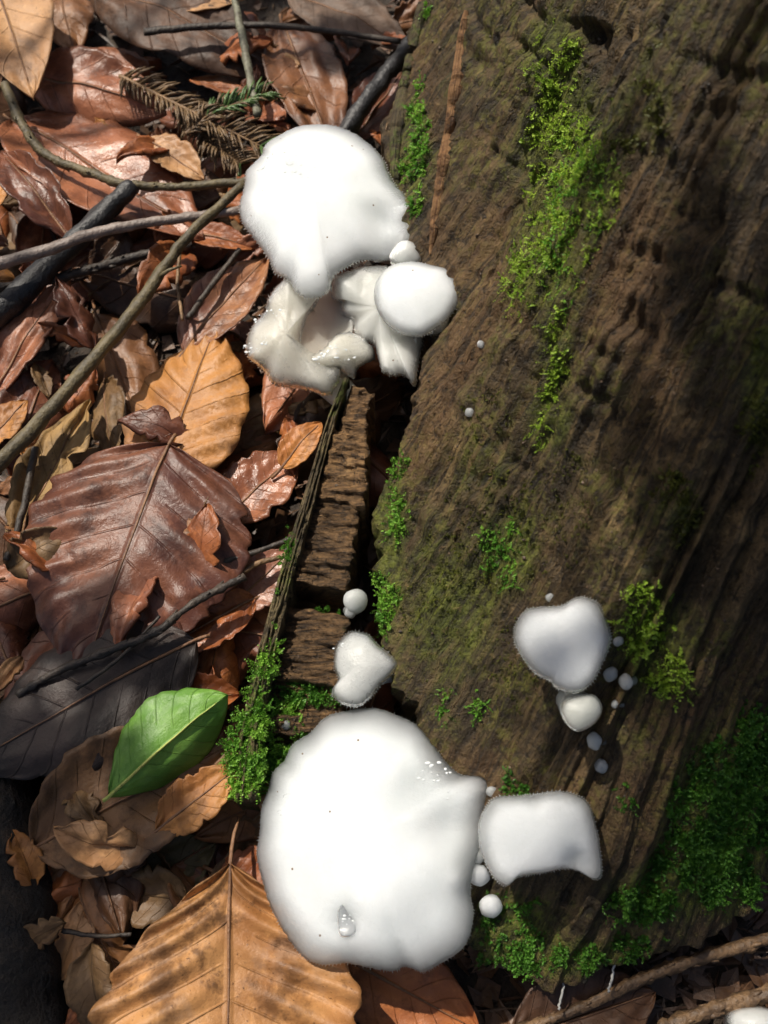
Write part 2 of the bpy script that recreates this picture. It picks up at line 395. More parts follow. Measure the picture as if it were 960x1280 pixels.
V, F, UV = tube(P, rad, 10, 0.06, 3.0, flat=0.5); put('pale_splinter', V, F, M_SPLINT, stump_root, uv=UV)['label'] = 'pale orange splinter of split wood'
P = on_trunk([(530, 4), (514, 70), (500, 140), (494, 205), (497, 260)], 40, 0.0)
if len(P) > 8:
    V, F, UV = tube(P, [0.03*(0.8+0.3*noise.noise(Vector((i*0.12, 2, 5))))*min(1, (len(P)-i)/8) for i in range(len(P))], 10, 0.12, 5.0)
    put('bark_ridge', V, F, M_STRIP, stump_root, uv=UV)

# ------------------------------------------------------------------ moss
def moss_shoot(V, F, p, nrm, length, seed, droop, leaf):
    rnd = random.Random(seed)
    t1 = nrm.orthogonal().normalized(); t2 = nrm.cross(t1); an = rnd.uniform(0, 6.283)
    d = (nrm*rnd.uniform(0.25, 0.9)+t1*math.cos(an)+t2*math.sin(an)+Vector((0, 0, -0.5))*droop).normalized()
    q = p.copy(); m = rnd.randint(5, 8)
    for i in range(m):
        q = q+d*(length/m); d = (d+Vector((rnd.gauss(0, .22), rnd.gauss(0, .22), rnd.gauss(0, .22)))).normalized()
        s = leaf*(1-0.45*i/m)*rnd.uniform(0.7, 1.2)
        o = d.orthogonal().normalized(); o = Matrix.Rotation(rnd.uniform(0, 6.283), 3, d) @ o
        for sg in (1, -1):
            e = (o*sg+d*0.7+nrm*0.25).normalized(); wv = e.cross(d).normalized()*(s*0.42)
            b = len(V); mid = q+e*(s*0.5)+nrm*(s*0.12)
            V += [q, mid+wv, q+e*s, mid-wv]; F.append((b, b+1, b+2, b+3))
def moss(blobs, mat, label, dens, length, leaf, droop=0.6, surf=None, thr=0.0, fr=0.035):
    V, F = [], []; sd = hash(label) % 1000 if False else len(label)*7
    rnd = random.Random(sd)
    for (cx, cy, rx, ry, ang) in blobs:
        n = int(math.pi*rx*ry*dens); ca, sa = math.cos(math.radians(ang)), math.sin(math.radians(ang))
        for _ in range(n):
            r = math.sqrt(rnd.random()); th = rnd.uniform(0, 6.283)
            a, b = r*math.cos(th)*rx, r*math.sin(th)*ry
            px, py = cx+a*ca-b*sa, cy+a*sa+b*ca
            m = noise.noise(Vector((px*fr, py*fr, 1.7)))+0.6*noise.noise(Vector((px*fr*2.7, py*fr*2.7, 5)))
            if m < thr+0.55*(r-0.62): continue
            h = (surf or hit)(px, py)
            if not h: continue
            s = pxs(h[0])
            moss_shoot(V, F, h[0]-h[1]*0.004, h[1], length*s*rnd.uniform(0.6, 1.3), rnd.randrange(10**9), droop, leaf*s)
    o = obj('moss', mesh('moss', V, F, mat, False))
    return tag(o, label, 'moss', 'moss on the rotten stump', 'stuff')
moss([(692, 80, 36, 60, 0), (704, 150, 58, 80, 4), (716, 235, 66, 85, 0), (690, 310, 52, 80, 12), (655, 350, 30, 55, 20), (690, 415, 14, 50, 10)], M_MOSS_Y,
     'long feathery yellow green moss hanging down the face of the stump', 0.08, 14, 3.3, droop=1.3, thr=0.09, fr=0.06)
moss([(720, 240, 44, 70, 0), (704, 330, 30, 60, 8)], M_MOSS_G, 'greener moss shoots within the long feathery moss strip', 0.05, 14, 3.8, droop=1.3, thr=0.05, fr=0.06)
moss([(523, 130, 10, 30, 10), (520, 190, 17, 60, 8), (522, 245, 10, 30, 0), (533, 4, 8, 14, 0)], M_MOSS_G, 'narrow bright moss strip beside the pale splinter', 0.13, 11, 3.6, thr=0.0, fr=0.06)
moss([(688, 490, 14, 46, 4), (676, 535, 12, 26, 0), (702, 450, 9, 26, 0)], M_MOSS_Y, 'small moss tuft hanging below the long moss strip', 0.13, 12, 3.4, thr=0.0, droop=1.3, fr=0.06)
moss([(632, 688, 30, 46, -10), (555, 880, 9, 24, 0), (600, 890, 12, 26, 0)], M_MOSS_G, 'scattered moss tufts on bare brown wood', 0.10, 11, 3.4, thr=0.03, fr=0.06)
moss([(494, 590, 12, 22, 25), (492, 645, 16, 38, 0), (484, 730, 18, 50, 4), (478, 775, 12, 26, 0)], M_MOSS_G, 'fresh moss edging the dark split in the stump', 0.13, 12, 3.8, thr=0.0, fr=0.06)
moss([(815, 790, 32, 70, -14), (836, 850, 26, 36, 0), (790, 800, 26, 36, 0)], M_MOSS_Y, 'loose moss beside the little round jelly buttons', 0.05, 17, 5, thr=0.05, fr=0.05)
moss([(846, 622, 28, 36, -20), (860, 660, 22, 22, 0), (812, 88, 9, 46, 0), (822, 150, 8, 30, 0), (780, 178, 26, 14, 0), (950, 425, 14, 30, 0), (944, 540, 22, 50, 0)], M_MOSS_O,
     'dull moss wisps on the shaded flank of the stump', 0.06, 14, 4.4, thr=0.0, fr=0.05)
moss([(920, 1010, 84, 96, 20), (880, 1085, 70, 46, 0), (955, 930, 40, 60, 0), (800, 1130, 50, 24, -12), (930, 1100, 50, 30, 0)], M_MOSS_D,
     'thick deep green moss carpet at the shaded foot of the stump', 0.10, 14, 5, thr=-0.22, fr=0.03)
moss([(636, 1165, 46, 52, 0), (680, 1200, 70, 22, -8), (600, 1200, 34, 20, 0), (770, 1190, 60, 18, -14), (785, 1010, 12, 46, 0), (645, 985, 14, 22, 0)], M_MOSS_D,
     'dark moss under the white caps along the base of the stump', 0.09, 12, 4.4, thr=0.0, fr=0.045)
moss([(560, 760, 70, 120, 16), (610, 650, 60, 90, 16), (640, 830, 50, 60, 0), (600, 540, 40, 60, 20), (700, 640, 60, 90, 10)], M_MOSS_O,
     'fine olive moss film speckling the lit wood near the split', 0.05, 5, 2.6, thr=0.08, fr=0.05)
# moss on the slab
def slab_hit(px, py):
    f = (px-edge_at(Lp, py))/(edge_at(Rp, py)-edge_at(Lp, py))
    if f < 0.19: z = slabz(py, f)+0.035
    else: z = slabz(py, f)-0.06
    return W(px, py, z), Vector((-0.25, -0.2, 0.95)).normalized()
moss([(322, 880, 22, 70, 14), (306, 940, 22, 60, 4), (340, 930, 40, 60, 0), (316, 975, 28, 34, 0), (338, 820, 8, 40, 16)], M_MOSS_G, 'dense bright moss clothing the foot of the split slab', 0.11, 14, 4.4, surf=slab_hit, thr=-0.08, fr=0.05)
moss([(380, 868, 44, 14, 6), (406, 770, 20, 7, 10), (370, 945, 44, 34, 0), (362, 682, 7, 28, 14), (345, 760, 5, 26, 12)], M_MOSS_D, 'darker moss between the cubed wood blocks', 0.12, 10, 4.4, surf=slab_hit, thr=-0.1, fr=0.05)

# ------------------------------------------------------------------ jelly fungi
def zoomed(pts, x0, y0, s): return [(x0+x/s, y0+y/s) for x, y in pts]
def cap(label, outline, z, nrm=(0, 0, 1), dome=0.08, thick=0.05, mat=M_JELLY, name='jelly_fungus', frill=1.2, centre=None, bumps=(), stalk=None,
        stalk_r=0.05, rough=0.012, samples=None, teeth=True, lift=0.0, face=False, minz=0.27, glints=(), over=0.0, group='white jelly fungi on the stump', seed=0.0, root=None, part='cap', wav=0.0, sag=0.0):
    per = sum(math.dist(outline[i], outline[i-1]) for i in range(len(outline)))
    n = samples or int(max(60, min(520, per/1.9)))
    O = catmull(outline, n)
    if centre is None: centre = (O[:, 0].mean(), O[:, 1].mean())
    N = Vector(nrm).normalized(); c3 = W(centre[0], centre[1], z); hp = None
    if stalk:
        for dx in range(0, 160, 3):
            hp = hit(stalk[0]+dx, stalk[1])
            if hp and (face or hp[0].z > minz): break
        q, nn = hp
        if face: stalk = centre; hp = hit(*stalk); q, nn = hp
        if face: N = (nn*0.55+Vector((-0.2, 0.0, 0.9))).normalized()
        p0 = q+nn*lift+Vector((0, 0, over)); d = rayd(*centre); c3 = CAM+d*((p0-CAM).dot(N)/d.dot(N))
    def onplane(px, py):
        d = rayd(px, py); return CAM+d*((c3-CAM).dot(N)/d.dot(N))
    ps = pxs(c3); rings = max(10, min(34, int(per/30)))
    pts = [onplane(*o) for o in O]
    # fine toothed margin
    fr = [None]*n
    for i in range(n):
        o = (pts[i]-c3).normalized()
        fr[i] = o*(ps*frill*(0.9*noise.noise(Vector((i*0.93, seed, 2)))+0.6*noise.noise(Vector((i*0.31, seed, 4)))))
    size = math.sqrt(abs(sum(O[i-1][0]*O[i][1]-O[i][0]*O[i-1][1] for i in range(n)))/2)*ps
    def topz(p, r):
        h = dome*(1-r**1.8)
        h += rough*fbm(Vector((p.x*4+seed, p.y*4, seed)), 3)*(1.0)
        h += wav*noise.noise(Vector((p.x*2.3+seed*3, p.y*2.3, seed)))*(0.3+r*r)
        h -= sag*r*r
        for bx, by, br, bh in bumps:
            q = onplane(bx, by); dd = (p-q).length/(br*ps)
            h += bh*math.exp(-dd*dd)
        return h
    V = []; F = []
    V.append(c3+N*topz(c3, 0))
    for j in range(1, rings+1):
        r = (j/rings)**0.8
        for i in range(n):
            p = c3+(pts[i]-c3)*r+fr[i]*r**14
            edge = -thick*0.15*max(0, (r-0.95)/0.05)**2
            V.append(p+N*(topz(p, r)+edge))
    m1 = len(V)
    low = rings//2
    for j in range(low, 0, -1):
        r = (j/low)*0.985
        for i in range(n):
            p = c3+(pts[i]-c3)*r+fr[i]*r**14
            e = max(0, (r-0.8)/0.185)
            V.append(p+N*(topz(p, r)-thick*(1-0.72*min(1, e)**1.5)-0.35*dome*(1-r)))
    V.append(c3+N*(topz(c3, 0)-thick-0.35*dome))
    for i in range(n): F.append((0, 1+i, 1+(i+1) % n))
    tot = rings+low
    for j in range(tot-1):
        for i in range(n):
            a = 1+j*n+i; b = 1+j*n+(i+1) % n; F.append((a, a+n, b+n, b))
    last = 1+(tot-1)*n
    for i in range(n): F.append((last+i, len(V)-1, last+(i+1) % n))
    new = root is None
    if new:
        root = empty(name, hp[0] if hp else c3); tag(root, label, 'fungus', group)
    po = put(part, V, F, mat, root)
    ra = po.data.attributes.new('rim', 'FLOAT', 'POINT')
    ra.data.foreach_set('value', [0.0]+[(j/rings)**0.8 for j in range(1, rings+1) for i in range(n)]+[j/low for j in range(low, 0, -1) for i in range(n)]+[0.0])
    if stalk and new and stalk_r:
        a = onplane(*stalk)-N*thick*0.5; q, nn = hp; inn = q-nn*0.06-Vector((0, 0, 0.02))
        a = a-N*(thick*0.5+stalk_r*0.8)
        PP = [c3+(a-c3)*0.55-N*(thick*0.6+0.2*dome), c3+(a-c3)*0.85-N*(thick*0.5), a.lerp(inn, 0.5), inn]
        C = catmull([tuple(p) for p in PP], 14, False)
        Vv, Ff, _ = tube(C, [stalk_r*(0.75+0.25*abs(1-2*i/13)) for i in range(14)], 16, 0.10, seed)
        put('stalk', Vv, Ff, mat, root)
    DV, DF = [], []; rd = random.Random(int(seed*7)+1)
    for dx, dy, dr, dn in glints:  # flat glossy beads added on the cap to give wet glints
        for _ in range(dn):
            a = rd.uniform(0, 6.283); b = dr*math.sqrt(rd.random()); q = onplane(dx+math.cos(a)*b*1.4, dy+math.sin(a)*b*0.7)
            k = min(range(0, n, 4), key=lambda i: -((pts[i]-c3).normalized().dot((q-c3).normalized())))
            q = q+N*topz(q, min(1, (q-c3).length/(pts[k]-c3).length)); R = ps*(0.5+1.7*rd.random()**2.2); el = rd.uniform(1.0, 2.0); base = len(DV)
            for jj in range(5):
                for ii in range(8): 
                    th = jj/4*1.5; DV.append(q+Vector((math.sin(th)*math.cos(ii*.785)*R*el, math.sin(th)*math.sin(ii*.785)*R, math.cos(th)*R*0.45-R*0.08)))
            for jj in range(4):
                for ii in range(8): DF.append((base+jj*8+ii, base+jj*8+8+ii, base+jj*8+8+(ii+1) % 8, base+jj*8+(ii+1) % 8))
    if DV: wb = put('wet_glint_beads', DV, DF, M_GLINT, root); wb['kind'] = 'stuff'; wb.parent = po
    if teeth:                      # little spines under the cap and along its rim
        rnd = random.Random(int(seed*10)+5); TV = []; frs = fr; TF = []
        def cone(p, d, L, r):
            a = d.orthogonal().normalized(); b2 = d.cross(a); k = len(TV)
            for q in range(5): TV.append(p+a*(math.cos(q*1.2566)*r)+b2*(math.sin(q*1.2566)*r))
            TV.append(p+d*L)
            for q in range(5): TF.append((k+q, k+(q+1) % 5, k+5))
        step = max(1, int(round(3.0/(per/n))))
        for i in range(0, n, step):
            p = V[1+(rings-1)*n+i]; o = (pts[i]-c3).normalized()
            cone(p-o*ps*1.4-N*thick*0.05, (o-N*rnd.uniform(-0.1, 0.3)).normalized(), ps*rnd.uniform(2.6, 4.6), ps*1.25)
        for _ in range(int(300*min(1, size))):
            i = rnd.randrange(n); r = math.sqrt(rnd.random())*0.93; p = c3+(pts[i]-c3)*r
            cone(p+N*(topz(p, r)-thick-0.35*dome*(1-r)+0.005), (-N+(pts[i]-c3).normalized()*0.2).normalized(), 0.03, 0.008)
        t = put('teeth', TV, TF, mat, root, False); t['kind'] = 'stuff'; t.parent = po
    return root
Z1 = lambda p: zoomed(p, 270, 130, 2.909)
Z6 = lambda p: zoomed(p, 300, 760, 2.0)
Z8 = lambda p: zoomed(p, 600, 700, 2.667)
# upper cluster
back = cap('torn greyish ragged jelly fungus with a hollow, under the upper big fan cap', Z1([(262, 640), (300, 690), (380, 700), (335, 760), (310, 850), (330, 930), (400, 955), (450, 965), (445, 1010), (410, 1050), (350, 1030),
    (300, 1015), (240, 1005), (200, 990), (170, 945), (120, 915), (105, 840), (135, 780), (180, 745), (195, 705)]), 0.30, (0.06, -0.12, 0.99), 0.05, 0.05, M_JELLY_OLD, centre=Z1([(255, 860)])[0],
    frill=3.5, over=-0.1, stalk=Z1([(430, 1000)])[0], stalk_r=0, rough=0.05, glints=[(320, 430, 14, 22), (335, 395, 14, 12)], seed=1.1, wav=0.05, teeth=True)
V, F, _ = tube([W(400, 462, 0.24), W(415, 480, 0.24), W(436, 500, 0.27), W(450, 512, 0.22)], [0.05, 0.055, 0.05, 0.05], 14, 0.1, 3.0); put('stalk', V, F, M_JELLY_OLD, back)
cap('', Z1([(300, 770), (350, 700), (450, 670), (480, 740), (500, 790), (490, 850), (450, 900), (400, 950), (320, 955), (290, 880)]), 0.36, (0.1, 0.0, 0.98), -0.035, 0.03, mat_jelly('beige_jelly', (0.60, 0.545, 0.44), 0.05, 0.0, 0.4, True, 0.0), frill=1.5, rough=0.03, seed=2.2, root=back, part='hollow', teeth=False)
cap('', Z1([(325, 940), (390, 885), (450, 830), (520, 835), (570, 880), (580, 915), (545, 940), (515, 960), (505, 995), (465, 980), (440, 960), (380, 962)]), 0.36, (0.0, -0.35, 0.93), 0.05, 0.04, M_JELLY_OLD, frill=2.5, rough=0.06, glints=[(425, 445, 16, 30), (400, 455, 10, 10)], seed=3.3, root=back, part='front_lobe', teeth=False)
cap('torn thin jelly cap hanging beneath the round bright white cap', Z1([(415, 630), (440, 610), (500, 588), (570, 575), (640, 575), (720, 620), (760, 700), (758, 780), (755, 860), (738, 950), (725, 1030), (690, 995), (650, 1000), (610, 985),
    (590, 920), (570, 865), (525, 850), (490, 820), (490, 770), (445, 735), (450, 695), (415, 685)]), 0.42, (-0.1, -0.3, 0.95), 0.06, 0.045, mat_jelly('pale_cream_jelly', (0.62, 0.62, 0.56), 0.06, 0.05, 0.28), centre=Z1([(600, 760)])[0], frill=2.6, stalk=Z1([(745, 700)])[0], rough=0.045, seed=4.4, wav=0.05)
cap('small rounded jelly lobe tucked beneath the upper fan cap against the stump', Z1([(630, 545), (670, 500), (720, 500), (747, 540), (745, 575), (700, 590), (640, 580)]), 0.42, (-0.1, -0.1, 1), 0.04, 0.04, M_JELLY_CLEAR, stalk=Z1([(742, 560)])[0], stalk_r=0.03, seed=5.5, teeth=False)
cap('large fan shaped white jelly fungus, highest on the stump beside the narrow moss strip', Z1([(350, 65), (430, 70), (500, 95), (560, 140), (605, 190), (625, 240), (650, 285), (690, 330), (718, 365), (722, 430), (715, 490), (650, 535), (600, 552), (540, 562),
    (480, 595), (425, 635), (405, 690), (350, 712), (300, 700), (270, 650), (215, 615), (190, 560), (140, 490), (95, 430), (85, 370), (100, 300), (110, 240), (165, 180), (175, 145), (230, 105), (290, 75)]), 0.50,
    (-0.12, 0.0, 1), 0.075, 0.055, centre=Z1([(370, 370)])[0], frill=1.6, stalk=Z1([(700, 440)])[0], stalk_r=0.075, rough=0.008, glints=[(356, 218, 22, 40), (385, 232, 14, 14), (505, 262, 12, 12)], seed=6.6, wav=0.02,
    bumps=[Z1([(250, 240)])[0]+(22, 0.02), Z1([(620, 420)])[0]+(26, -0.04), Z1([(620, 520)])[0]+(24, -0.03), Z1([(690, 400)])[0]+(12, 0.03)])
cap('smooth round bright white jelly cap overlapping the torn thin cap', Z1([(573, 680), (582, 640), (610, 603), (655, 575), (720, 568), (790, 583), (860, 600), (895, 650), (890, 700), (850, 770), (800, 810), (750, 838), (690, 835), (640, 812), (600, 772), (578, 725)]), 0.56,
    (-0.15, -0.1, 1), 0.035, 0.05, frill=0.5, stalk=Z1([(850, 680)])[0], stalk_r=0.07, rough=0.006, seed=7.7, teeth=True)
cap('tiny cream knob just under the round bright white cap', Z1([(770, 820), (800, 770), (848, 775), (847, 805), (825, 832), (790, 836)]), 0.44, (-0.1, -0.1, 1), 0.04, 0.03, M_JELLY_OLD, stalk=Z1([(840, 790)])[0], stalk_r=0.03, seed=8.8, teeth=False)
# lower cluster
cap('largest broad white jelly fungus with a wet glassy hollow, lowest on the stump', Z6([(330, 248), (270, 255), (215, 270), (175, 310), (130, 340), (110, 380), (80, 410), (70, 450), (52, 500), (48, 560), (40, 610), (45, 650), (55, 690), (70, 740), (95, 790),
    (120, 830), (160, 875), (210, 892), (270, 888), (330, 900), (380, 908), (415, 897), (455, 910), (490, 895), (540, 865), (570, 830), (583, 770), (576, 720), (578, 680), (590, 630), (604, 580), (606, 530), (618, 480), (628, 445), (600, 422),
    (550, 415), (510, 380), (480, 335), (440, 290), (380, 262)]), 0.42, (-0.1, -0.06, 1), 0.07, 0.06, minz=0.2, centre=Z6([(320, 580)])[0], frill=1.5, stalk=Z6([(610, 520)])[0], stalk_r=0.075, rough=0.008, glints=[(535, 965, 20, 34), (560, 990, 14, 14), (432, 1158, 10, 16), (410, 945, 30, 8)], seed=9.1, wav=0.022,
    bumps=[(436, 1152, 18, -0.022), (560, 1030, 34, -0.035), (520, 985, 26, -0.012), (596, 982, 15, 0.02), (575, 1100, 14, 0.02), (540, 1080, 30, 0.02), (470, 1130, 50, 0.03)])
for o_ in [o for o in list(COL.objects) if o.get('label', '').startswith('largest broad')]:
    cap('', [(424, 1132), (440, 1126), (456, 1132), (460, 1148), (448, 1158), (440, 1170), (424, 1170), (420, 1152)], 0.40, (-0.1, -0.06, 1), 0.006, 0.03, mat_jelly('wet_grey_jelly', (0.52, 0.545, 0.56), 0.03, 0.2, 0.1, False), frill=0.6, rough=0.05, glints=[(436, 1150, 11, 14)], seed=16.0, stalk=Z6([(610, 520)])[0], minz=0.2, over=0.060, root=o_, part='wet_hollow', teeth=False)
cap('squarish white jelly cap with a notched edge, touching the largest fungus', Z6([(597, 540), (615, 500), (640, 475), (700, 470), (730, 468), (790, 457), (840, 466), (872, 490), (890, 550), (900, 610), (902, 660), (885, 676), (850, 660), (800, 652), (760, 660), (720, 665),
    (690, 672), (665, 692), (635, 675), (610, 630), (598, 590)]), 0.62, (0.0, -0.12, 1), 0.012, 0.03, frill=0.9, face=True, lift=0.13, stalk=Z6([(640, 560)])[0], stalk_r=0.07, rough=0.012, seed=10.3, wav=0.03, bumps=[Z6([(840, 640)])[0]+(18, -0.035), Z6([(740, 480)])[0]+(10, -0.02)])
cap('small translucent heart shaped jelly cap touching the top of the largest fungus', Z6([(280, 55), (320, 65), (350, 95), (395, 135), (385, 160), (350, 195), (330, 220), (300, 245), (265, 245), (235, 225), (232, 205), (245, 180), (235, 150), (233, 125), (240, 90), (260, 65)]), 0.42,
    (-0.1, -0.1, 1), 0.028, 0.03, mat_jelly('thin_grey_jelly', (0.58, 0.59, 0.56), 0.05, 0.12, 0.25), frill=1.6, stalk=Z6([(385, 140)])[0], stalk_r=0.045, rough=0.025, glints=[(428, 812, 10, 12)], seed=11.9)
cap('rounded triangular white jelly cap among small buttons on the stump face', Z8([(118, 215), (150, 168), (200, 155), (270, 150), (310, 128), (345, 122), (390, 140), (410, 170), (430, 220), (437, 270), (410, 340), (380, 400), (340, 435), (300, 442), (250, 425), (235, 405), (190, 385),
    (150, 340), (120, 290), (112, 250)]), 0.80, (-0.2, -0.3, 1), 0.02, 0.035, frill=1.0, face=True, lift=0.13, stalk=Z8([(390, 200)])[0], stalk_r=0.07, rough=0.012, seed=12.4)
cap('small grey white jelly cap below the rounded triangular cap', Z8([(270, 490), (290, 465), (340, 450), (380, 450), (405, 475), (408, 510), (380, 550), (330, 573), (300, 560), (275, 525)]), 0.68, (-0.2, -0.3, 1), 0.022, 0.03,
    mat_jelly('soft_grey_jelly', (0.50, 0.51, 0.45), 0.05, 0.1, 0.3, False), frill=0.4, face=True, lift=0.13, stalk=Z8([(395, 500)])[0], stalk_r=0.045, rough=0.006, seed=13.1, teeth=False)
def button(px, py, r, label, mat=M_JELLY_CLEAR, out=0.5, group='tiny round jelly buttons on the stump', surf=None):
    h = (surf or hit)(px, py)
    if not h: return
    p, nn = h; R = r*pxs(p); root = empty('jelly_button', p); tag(root, label, 'fungus', group)
    c = p+(nn+Vector((-0.2, -0.3, 0.3))).normalized()*R*out
    V = []; F = []; a, b = 14, 18
    for j in range(a+1):
        th = math.pi*j/a
        for i in range(b):
            ph = 2*math.pi*i/b; d = Vector((math.sin(th)*math.cos(ph), math.sin(th)*math.sin(ph), math.cos(th)))
            e = d-nn*(d.dot(nn)*0.3); V.append(c+e*R*(1+0.16*noise.noise(d*1.4+Vector((px, py, 0)))))
    for j in range(a):
        for i in range(b):
            q = j*b+i; s = j*b+(i+1) % b; F.append((q, q+b, s+b, s))
    put('head', V, F, mat, root)
    Vv, Ff, _ = tube([c, c.lerp(p, 0.6), p-nn*0.02], [R*0.75, R*0.6, R*0.65], 10); put('stalk', Vv, Ff, mat, root)
M_BTN = mat_jelly('button_jelly', (0.60, 0.62, 0.58), 0.04, 0.25, 0.12, False)
def slab_side(px, py): return W(px, py, 0.30), Vector((0.5, -0.4, 0.75)).normalized()
button(443, 750, 16, 'round jelly knob poking into the dark split beside the wood blocks', M_BTN, surf=slab_side)
button(437, 764, 8, 'tiny bead just under the knob in the dark split', M_BTN, surf=slab_side)
button(746, 925, 11, 'jelly button below the small grey white cap', M_BTN)
button(753, 956, 9, 'lowest jelly button of the chain under the small grey white cap', M_BTN)
button(785, 851, 10, 'jelly button standing in the loose moss, farthest from the rounded triangular cap', M_BTN)
button(762, 840, 10, 'jelly button at the lower corner of the rounded triangular cap', M_BTN)
button(772, 800, 7, 'small jelly bead beside the upper flank of the rounded triangular cap', M_BTN)
button(770, 880, 5, 'very small bead in moss next to the small grey white cap', M_BTN)
button(614, 1129, 14, 'white jelly button in dark moss below the squarish cap', M_JELLY)
button(599, 1090, 14, 'larger jelly bead wedged between the largest fungus and the squarish cap', M_JELLY)
button(597, 1068, 10, 'smaller jelly bead wedged between the largest fungus and the squarish cap', M_BTN)
button(615, 988, 7, 'tiny bead above the joint of the two lower caps', M_BTN)
button(602, 430, 5, 'white speck of jelly alone on brown wood below the round bright cap', M_JELLY)
button(588, 515, 6, 'lone clear bead on bare wood well under the round bright cap', M_BTN)
button(688, 746, 6, 'little bead just above the rounded triangular cap', M_BTN)
button(359, 906, 6, 'tiny bead in the moss between the wood blocks', M_BTN, surf=slab_hit)

# ------------------------------------------------------------------ leaves
MIDRIB = {}
def leaf_mesh(L, hw, bend=0.3, fold=(0.1, 0.1), curl=(0.2, 0.2), pleat=0.018, nv=8.0, k=1.6, ragged=0.14, seed=0.0, wob=0.045, peak=0.85, nu=34, nw=11, twist=0.0, tip=1.0, holes=9.0):
    V = []; UV = []; F = []
    def place(u, a, sgn, wv):
        be = bend if abs(bend) > 1e-3 else 1e-3
        ang = be*(u-0.5); ch = 2*math.sin(be/2)/be
        x = L*(0.5+math.sin(ang)/be/ch); z = L*(math.cos(ang)-math.cos(be/2))/be/ch
        fo = fold[0] if sgn < 0 else fold[1]; cu = curl[0] if sgn < 0 else curl[1]
        if abs(cu) < 1e-3: cu = 1e-3
        y = wv*(math.sin(fo+cu*a)-math.sin(fo))/cu; dz = -wv*(math.cos(fo+cu*a)-math.cos(fo))/cu
        y *= sgn
        ct, st = math.cos(twist*(u-0.5)), math.sin(twist*(u-0.5)); y, dz = y*ct-dz*st, y*st+dz*ct
        z += dz*math.cos(ang); x += dz*math.sin(ang)
        return Vector((x, y, z))
    for i in range(nu+1):
        u = i/nu
        pr = math.sin(math.pi*min(1, u)**peak)
        wv0 = hw*max(0.0, pr)**0.72*(1-0.12*u**6*tip)+hw*0.012
        for j in range(-nw, nw+1):
            v = j/nw; a = abs(v); sgn = -1 if v < 0 else 1
            wv = wv0*(1+0.016*math.cos(2*math.pi*(nv*u-k*1.0))*a*a)
            if ragged: wv *= 1-ragged*max(0, noise.noise(Vector((u*6, sgn*3, seed)))+0.5*noise.noise(Vector((u*19, sgn*7, seed))))
            p = place(u, a, sgn, wv)
            p.z += pleat*hw*math.cos(2*math.pi*(nv*u-k*a))*min(1, a*1.8)
            p.z += wob*L*noise.noise(Vector((u*2.6+seed, v*1.7, seed)))+wob*0.35*L*noise.noise(Vector((u*6+seed, v*4, seed+4)))
            V.append(p); UV.append((u, v*0.5+0.5))
    n = 2*nw+1
    for i in range(nu):
        for j in range(n-1):
            if noise.noise(Vector((i/nu*7+seed, j/n*6, seed*2)))+0.5*noise.noise(Vector((i/nu*23+seed, j/n*19, 3))) > holes: continue
            F.append((i*n+j, i*n+j+1, (i+1)*n+j+1, (i+1)*n+j))
    # solid blade: a second skin just below
    m = len(V); th = 0.005
    V2 = [v-Vector((0, 0, th)) for v in V]; F2 = [tuple(q+m for q in reversed(f)) for f in F]
    bd = [j for j in range(n)]+[i*n+n-1 for i in range(1, nu+1)]+[nu*n+j for j in range(n-2, -1, -1)]+[i*n for i in range(nu-1, 0, -1)]
    rim = [(bd[q], bd[q]+m, bd[(q+1) % len(bd)]+m, bd[(q+1) % len(bd)]) for q in range(len(bd))]
    mid = [V[i*n+nw]+Vector((0, 0, 0.001)) for i in range(nu+1)]
    return V+V2, F+F2+rim, UV+UV, mid
def leaf(label, base, tip, hw, z0, z1, mat, roll=0.0, stem=18, name='beech_leaf', group='fallen leaves on the forest floor', ribmat=None, rib=0.0062, **kw):
    A = W(base[0], base[1], z0); B = W(tip[0], tip[1], z1)
    X = (B-A); L = X.length; X.normalize(); Y = Vector((0, 0, 1)).cross(X).normalized(); N = X.cross(Y)
    R = Matrix.Rotation(roll, 3, X); Y = R @ Y; N = R @ N
    ps = pxs((A+B)/2)
    V, F, UV, mid = leaf_mesh(L, hw*ps, **kw)
    M = Matrix((X, Y, N)).transposed()
    root = empty(name, A); root.rotation_euler = M.to_euler(); tag(root, label, 'leaf', group)
    obj('blade', mesh('blade', V, F, mat, True, UV), root)
    s = stem*ps
    P = [mid[0]+Vector((-s*f, 0.15*s*f*f, -0.2*s*f)) for f in (1, 0.66, 0.33)]+mid[:int(len(mid)*0.92)]
    Vv, Ff, _ = tube(P, [max(0.002, rib*(1-0.85*i/len(P))) for i in range(len(P))], 6)
    obj('midrib', mesh('midrib', Vv, Ff, ribmat or M_RIB), root)
    return root
M_RIB = mat_twig('leaf_rib', (0.13, 0.062, 0.03), (0.24, 0.12, 0.055))
def LM(c1, c2, **k):
    LM.i += 1; return mat_leaf('leaf_skin_%d' % LM.i, c1, c2, **k)
LM.i = 0
ORANGE = dict(c1=(0.30, 0.115, 0.028), c2=(0.48, 0.215, 0.055)); TAN = dict(c1=(0.38, 0.19, 0.08), c2=(0.52, 0.29, 0.13))
RUST = dict(c1=(0.22, 0.062, 0.02), c2=(0.40, 0.135, 0.04)); PURP = dict(c1=(0.085, 0.030, 0.019), c2=(0.20, 0.07, 0.034))
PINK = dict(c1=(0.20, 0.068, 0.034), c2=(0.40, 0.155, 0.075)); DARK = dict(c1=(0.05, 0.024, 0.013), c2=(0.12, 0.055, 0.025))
OLIVE = dict(c1=(0.075, 0.065, 0.028), c2=(0.15, 0.12, 0.05))
